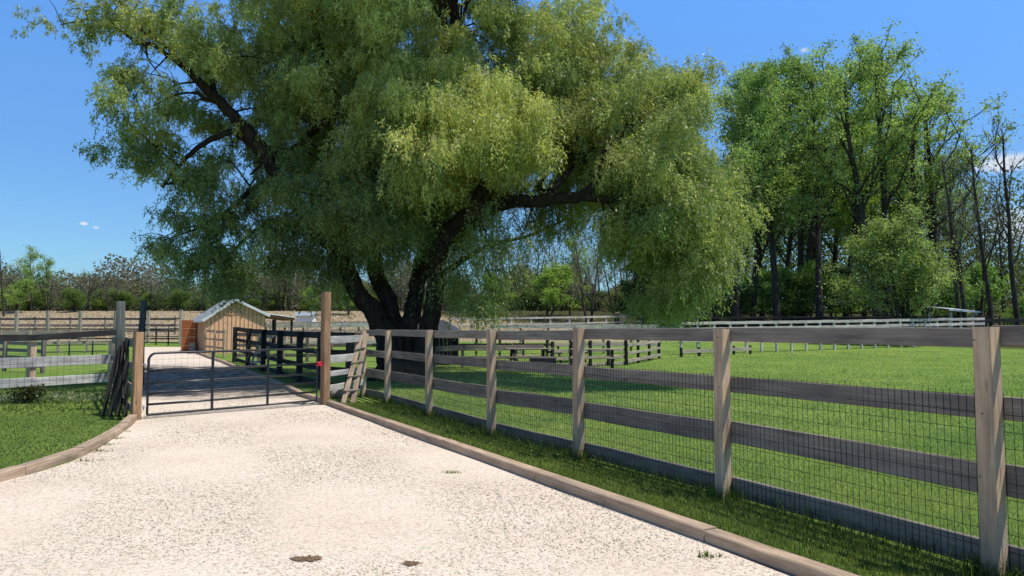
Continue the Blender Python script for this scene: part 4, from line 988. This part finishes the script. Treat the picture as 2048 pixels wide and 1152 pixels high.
def place(kitname, px, Y, ht_px_top, name, label, cat, group=None, sxy=1.0, rz=None, rnd=random.Random(77), base=None):
    hts = {'tall_a': 20, 'tall_b': 20, 'tall_c': 20, 'bare_tall': 16, 'bare_tall2': 16, 'scrub_bare': 8, 'scrub_bare2': 8, 'scrub_green': 7, 'scrub_dark': 6, 'cedar': 7, 'round_bush': 8, 'wispy': 9}
    p = GP(px, Y); top = at(px, ht_px_top, Y).z - p.z; s = top / (hts[kitname] * 1.08)
    t = thing(name, label, cat, tuple(p), rz if rz is not None else rnd.uniform(0, 6.28), group); t.scale = (s * sxy, s * sxy, s)
    me_t, me_c, me_w, objs = KITS[kitname]
    for nm, me, o0 in (('trunk', me_t, objs[0]), ('crown', me_c, objs[1]), ('twigs', me_w, objs[2])):
        if me is None: continue
        if kitname not in first_use: o = o0
        else: o = o0.copy(); COL.objects.link(o); o.name = nm
        o.parent = t; o.matrix_parent_inverse = Matrix.Identity(4); o.location = (0, 0, 0)
    first_use[kitname] = 1
    return t
G1 = 'tall leafy trees of the woods on the right'
tall = [('tall_a', 1470, 54, 135, 1.05, 'leftmost tall leafy tree of the right woods, rising just behind the willow edge'),
        ('tall_c', 1505, 60, 108, 1.0, 'tall dense green tree with domed top second from the willow'),
        ('tall_a', 1555, 56, 115, 1.0, 'tall green tree just left of the middle of the right woods'),
        ('tall_b', 1600, 62, 112, .9, 'tall forked tree standing deep among the dense right woods'),
        ('tall_a', 1640, 55, 92, 1.0, 'tall dense tree at the middle of the right woods'),
        ('tall_c', 1690, 61, 82, .9, 'slender tree rising behind the highest crown in the right woods'),
        ('tall_b', 1768, 53, 72, 1.0, 'highest open-crowned forked tree with visible dark limbs in the right woods'),
        ('tall_b', 1862, 56, 165, 1.25, 'spreading airy tree right of the highest forked tree'),
        ('tall_b', 1915, 60, 300, 1.0, 'thin-crowned green tree at the right end of the leafy woods'),
        ('tall_c', 1812, 64, 200, .8, 'fresh green tree half hidden behind the airy spreading tree')]
for k, px, Y, ty, sx, lb in tall: place(k, px, Y, ty, 'leafy_tree', lb, 'tree', G1, sxy=sx)
G2 = 'understorey trees among the right woods'
rn = random.Random(5)
for i in range(9):
    place(rn.choice(['tall_a', 'tall_c']), 1440 + i * 47 + rn.uniform(-10, 10), rn.uniform(64, 74), rn.uniform(230, 330), 'leafy_tree', 'shorter shaded tree deep in the right woods behind the tall front row', 'tree', G2, sxy=1.1, rnd=rn)
G3 = 'low green shrubs under the right woods'
for i in range(12):
    place(rn.choice(['scrub_dark', 'scrub_green', 'scrub_dark']), 1425 + i * 48 + rn.uniform(-12, 12), rn.uniform(56, 68), rn.uniform(520, 575), 'shrub', 'low leafy shrub in the shade under the tall right woods', 'shrub', G3, sxy=1.2, rnd=rn)
place('round_bush', 1812, 43, 440, 'willow_bush', 'big round soft grey-green bush in front of the right woods', 'bush', sxy=1.15)
place('scrub_green', 1925, 52, 540, 'shrub', 'bright yellow-green shrub beside the pale-roofed shelter', 'shrub', sxy=1.0)
place('scrub_green', 2040, 50, 590, 'shrub', 'small bright green shrub at the far right edge by the dark fence', 'shrub', sxy=1.0)
G4 = 'bare trees at the right edge'
bare = [('bare_tall', 1985, 46, 250, 'slim bare tree rising at the right edge, left one of the two tallest'), ('bare_tall', 2040, 45, 228, 'tallest bare tree at the right edge of the woods'),
        ('bare_tall2', 1925, 50, 290, 'bare crooked tree with thin brown buds next to the round bush'), ('bare_tall2', 1960, 55, 360, 'grey leafless tree behind the crooked bare tree'),
        ('bare_tall2', 2010, 58, 400, 'short leafless tree filling the gap between the two tall bare trees'), ('bare_tall', 1880, 60, 205, 'bare thin-twigged tree poking above the airy leafy tree')]
for k, px, Y, ty, lb in bare: place(k, px, Y, ty, 'bare_tree', lb, 'tree', G4)
G5 = 'grey scrub trees of the far tree line'
for i in range(34):
    px = -60 + i * 45 + rn.uniform(-18, 18); 
    if px > 1470: break
    ty = rn.uniform(528, 568) if px < 540 else rn.uniform(495, 545)
    if px > 960: ty = rn.uniform(455, 520)
    place(rn.choice(['scrub_bare', 'scrub_bare', 'scrub_bare2']), px, rn.uniform(77, 84), ty, 'scrub_tree', 'grey-brown leafless scrub tree in the far tree line behind the field', 'tree', G5, sxy=1.15, rnd=rn)
G6 = 'dark green undergrowth of the far tree line'
for i in range(30):
    px = -50 + i * 50 + rn.uniform(-18, 18)
    place('scrub_dark', px, rn.uniform(79, 86), rn.uniform(570, 600), 'shrub', 'dark green undergrowth shrub at the foot of the far tree line', 'shrub', G6, sxy=1.5, rnd=rn)
for px, Y, ty, k, lb in ((25, 74, 555, 'scrub_green', 'bright green shrub at the far left edge of the tree line'), (-20, 73, 560, 'scrub_green', 'green shrub half out of frame at the left edge'),
        (60, 76, 500, 'wispy', 'tall wispy light green tree above the far left tree line'), (95, 77, 515, 'wispy', 'shorter wispy tree beside the tall wispy one on the left'),
        (6, 70, 490, 'bare_tall', 'thin bare tree at the left edge rising above the tree line'), (150, 75, 575, 'scrub_dark', 'dark bushy shrub just left of the round pole in the tree line'),
        (470, 76, 530, 'scrub_green', 'greenish tree directly behind the shed roof'), (560, 80, 500, 'scrub_bare2', 'rounded olive budding tree to the right above the shed'), (620, 76, 570, 'scrub_green', 'low green tree behind the tall latch post'),
        (1095, 66, 520, 'scrub_green', 'fresh green tree seen through the gap under the willow limb'), (1000, 70, 540, 'scrub_green', 'light green tree left of the willow curtain gap'), (1140, 70, 470, 'wispy', 'wispy budding tree under the long willow limb'),
        (1180, 62, 470, 'scrub_bare', 'twiggy bare tree centred under the long willow limb'), (1240, 60, 490, 'scrub_bare', 'tangled bare tree next to the dark evergreen'), (1290, 55, 525, 'cedar', 'dense dark evergreen behind the right willow curtain'), (1345, 58, 530, 'cedar', 'second dark evergreen nearer the right woods'), (700, 72, 560, 'scrub_green', 'green shrub seen between the willow stems'), (920, 74, 540, 'scrub_bare2', 'olive scrub tree right of the willow stems')):
    place(k, px, Y, ty, 'background_tree', lb, 'tree' if 'tree' in lb or 'evergreen' in lb else 'shrub', sxy=1.15)

# far-off wood, one mass of leaves and stems
def far_wood():
    r = np.random.default_rng(9); n = 330000
    x = r.uniform(-95, 95, n); right = x > 14; y = np.where(right & (r.random(n) < .5), r.uniform(72, 100, n), r.uniform(88, 104, n))
    hm = np.where(x > 20, 15.0, 4.6) + 1.6 * np.sin(x * .35) + 1.2 * np.sin(x * .9 + 1); hm = np.where((x > 62), hm * .55, hm)
    z = H(x, y) + hm * r.random(n) ** 1.25
    P = np.c_[x, y, z]; sc = r.uniform(.5, 1.4, n)
    V, _ = leaf_quads(P, rv(r, n), rv(r, n), .34 * sc, .22 * sc)
    t = r.random((n, 1)); patch = (np.sin(x * .21) * np.sin(x * .083 + 2) > -.1)[:, None]
    gcol = np.array([.07, .10, .04]) * (1 - t) + np.array([.17, .20, .09]) * t; bcol = np.array([.12, .11, .09]) * (1 - t) + np.array([.25, .23, .185]) * t
    C = np.where(patch & (t < .8) | right[:, None] & (z[:, None] > 5), gcol, bcol)
    o = link('distant_wood', np_mesh('distant_wood', V, np.arange(len(V)).reshape(-1, 4), L_TREE, col=C)); tag(o, 'distant mixed wood closing the view behind the fields', 'wood', kind='stuff')
far_wood()

# weeds by the lawn fence post
def weed(px, Y, n, s, hh, label, cols):
    c = GP(px, Y); r = np.random.default_rng(int(px)); P = np.array(c) + r.normal(0, 1, (n, 3)) * np.array([s, s * .5, 0]); P[:, 2] = c.z + hh * r.random(n) ** .8
    D = rv(r, n); D[:, 2] = np.abs(D[:, 2]) + .2; D /= np.linalg.norm(D, axis=1, keepdims=True); sc = r.uniform(.6, 1.3, n)
    V, _ = leaf_quads(P, D, rv(r, n), .09 * sc, .04 * sc); tt = r.random((n, 1)); C = np.array(cols[0]) * (1 - tt) + np.array(cols[1]) * tt
    t = thing('weed_clump', label, 'weed', tuple(c)); m = MB()
    for k in range(14):
        a = Vector((c.x + r.normal(0, s * .5), c.y + r.normal(0, s * .3), c.z)); m.tube([a, a + Vector((r.normal(0, .06), r.normal(0, .04), hh * r.uniform(.5, 1)))], .003, 3, caps=False)
    m.build('stems', L_TWIG if False else W_TAN, t)
    world_child(link('leaves', np_mesh('leaves', V, np.arange(len(V)).reshape(-1, 4), L_GRASS, col=C)), t)
weed(62, 15.35, 520, .17, .34, 'bushy dark weed clump at the foot of the lawn fence post', ((.03, .05, .012), (.12, .12, .05)))
weed(140, 15.6, 420, .42, .16, 'pale dusty weeds along the lawn left of the round pole', ((.12, .16, .10), (.32, .36, .27)))
weed(15, 15.9, 320, .4, .10, 'low pale weeds at the left edge of the lawn fence', ((.15, .18, .13), (.34, .36, .30)))

# brown dirt marks lying on the gravel
def dirt(px, py, rx, ry, label):
    c = ground(px, py); m = MB(); r = random.Random(px); n = 44; pts = []
    for k in range(n):
        a = 2 * math.pi * k / n; q = 1 + r.uniform(-.45, .35); pts.append((c.x + rx * q * math.cos(a), c.y + ry * q * math.sin(a), c.z + .0185))
    base = len(m.v); m.v.append(Vector((c.x, c.y, c.z + .026))); m.v += [Vector(p) for p in pts]
    for k in range(n): m.face((0, 1 + k, 1 + (k + 1) % n), ((0, 0), (0, 0), (0, 0)), True)
    q = np.random.default_rng(px); nn = 0; cx = q.normal(c.x, rx * 1.1, nn); cy = q.normal(c.y, ry * 1.1, nn)
    for a_, b_ in zip(cx, cy):
        z_ = c.z + .016; w_ = q.uniform(.003, .009); i_ = len(m.v)
        m.v += [Vector((a_ + w_, b_, z_)), Vector((a_, b_ + w_ * .8, z_)), Vector((a_ - w_, b_, z_)), Vector((a_, b_ - w_, z_)), Vector((a_, b_, z_ + w_ * .7))]
        for k in range(4): m.face((i_ + k, i_ + (k + 1) % 4, i_ + 4), ((0, 0), (0, 0), (0, 0)))
    tag(m.build('dirt_patch', M_DIRT), label, 'dirt')
M_DIRT = simple('damp_soil', (.16, .105, .065), .95, .1, 0, 60, .5, .8)
dirt(822, 1137, .06, .045, 'small brown soil mound in the gravel at the bottom centre')
dirt(612, 1124, .095, .06, 'larger brown soil patch in the gravel left of the small mound')

# ------------------------------------------------------------------ light, sky, camera
SUN = Vector((.41, -.13, .90)).normalized()
sd = bpy.data.lights.new('sun', 'SUN'); sd.energy = 5.0; sd.angle = R(.5); sd.color = (1, .955, .89)
so = bpy.data.objects.new('sun', sd); COL.objects.link(so); so.rotation_euler = SUN.to_track_quat('Z', 'Y').to_euler(); so.location = (0, 0, 30)

w = bpy.data.worlds.new('World'); S.world = w; w.use_nodes = True; nt = w.node_tree; nt.nodes.clear()
out = nt.nodes.new('ShaderNodeOutputWorld'); bg = nt.nodes.new('ShaderNodeBackground'); bg.inputs[1].default_value = .11
sky = nt.nodes.new('ShaderNodeTexSky'); sky.sky_type = 'NISHITA'; sky.sun_disc = False
sky.sun_elevation = math.asin(SUN.z); sky.sun_rotation = math.atan2(SUN.x, SUN.y); sky.air_density = 1.0; sky.dust_density = .4; sky.ozone_density = 2.2
tc = nt.nodes.new('ShaderNodeTexCoord'); sz = nt.nodes.new('ShaderNodeSeparateXYZ'); nt.links.new(tc.outputs['Generated'], sz.inputs[0])
tr = ramp(nt, [(0, (.62/2.2, .90/2.2, 1.10/2.2)), (.2, (.72/2.2, 1.09/2.2, 1.45/2.2)), (.42, (.95/2.2, 1.58/2.2, 2.2/2.2)), (.62, (.75/2.2, .85/2.2, 1.0/2.2)), (.85, (.6/2.2, .56/2.2, .56/2.2))]); nt.links.new(sz.outputs[2], tr.inputs[0])
c = mixc(nt, 1.0, sky.outputs[0], tr.outputs[0], 'MULTIPLY'); c = mixc(nt, 1.0, c, (2.2, 2.2, 2.2), 'MULTIPLY')
def cloud(c, px, py, w_, h_, amt, scale):
    a, y, z = ray(px, py); d = Vector((a, y, z)).normalized()
    sb = N(nt, 'ShaderNodeVectorMath', operation='SUBTRACT'); nt.links.new(tc.outputs['Generated'], sb.inputs[0]); sb.inputs[1].default_value = d
    ml = N(nt, 'ShaderNodeVectorMath', operation='MULTIPLY'); nt.links.new(sb.outputs[0], ml.inputs[0]); ml.inputs[1].default_value = (1 / w_, 1 / w_, 1 / h_)
    ln = N(nt, 'ShaderNodeVectorMath', operation='LENGTH'); nt.links.new(ml.outputs[0], ln.inputs[0])
    mr = N(nt, 'ShaderNodeMapRange'); nt.links.new(ln.outputs['Value'], mr.inputs[0]); mr.inputs[1].default_value = 1; mr.inputs[2].default_value = 0; mr.inputs[3].default_value = 0; mr.inputs[4].default_value = 1
    mp = N(nt, 'ShaderNodeMapping', Scale=(scale, scale, scale * 2.2)); nt.links.new(tc.outputs['Generated'], mp.inputs[0])
    no = N(nt, 'ShaderNodeTexNoise', Scale=1.0, Detail=7.0, Roughness=.6); nt.links.new(mp.outputs[0], no.inputs['Vector'])
    mu = N(nt, 'ShaderNodeMath', operation='MULTIPLY'); nt.links.new(mr.outputs[0], mu.inputs[0]); nt.links.new(no.outputs[0], mu.inputs[1])
    m2 = N(nt, 'ShaderNodeMapRange'); nt.links.new(mu.outputs[0], m2.inputs[0]); m2.inputs[1].default_value = .22; m2.inputs[2].default_value = .42; m2.inputs[3].default_value = 0; m2.inputs[4].default_value = amt
    return mixc(nt, m2.outputs[0], c, (7.2, 7.6, 8.2))
c = cloud(c, 2010, 325, .075, .022, .85, 16)
c = cloud(c, 2030, 450, .085, .04, .7, 12)
c = cloud(c, 168, 447, .0085, .0045, .8, 40)
c = cloud(c, 192, 455, .007, .003, .55, 40)
c = cloud(c, 1610, 100, .012, .006, .6, 40)
nt.links.new(c, bg.inputs[0]); nt.links.new(bg.outputs[0], out.inputs[0])

cd = bpy.data.cameras.new('camera'); cd.sensor_width = 36; cd.lens = F / 2048 * 36; cd.clip_end = 4000; cd.clip_start = .05
co = bpy.data.objects.new('camera', cd); COL.objects.link(co); co.location = (0, 0, CAMZ); co.rotation_euler = (R(90) + PITCH, 0, 0); S.camera = co
S.view_settings.view_transform = 'Standard'; S.view_settings.look = 'None'; S.view_settings.exposure = 0; S.view_settings.gamma = 1
S.render.engine = 'CYCLES'; S.cycles.max_bounces = 6; S.cycles.transparent_max_bounces = 4
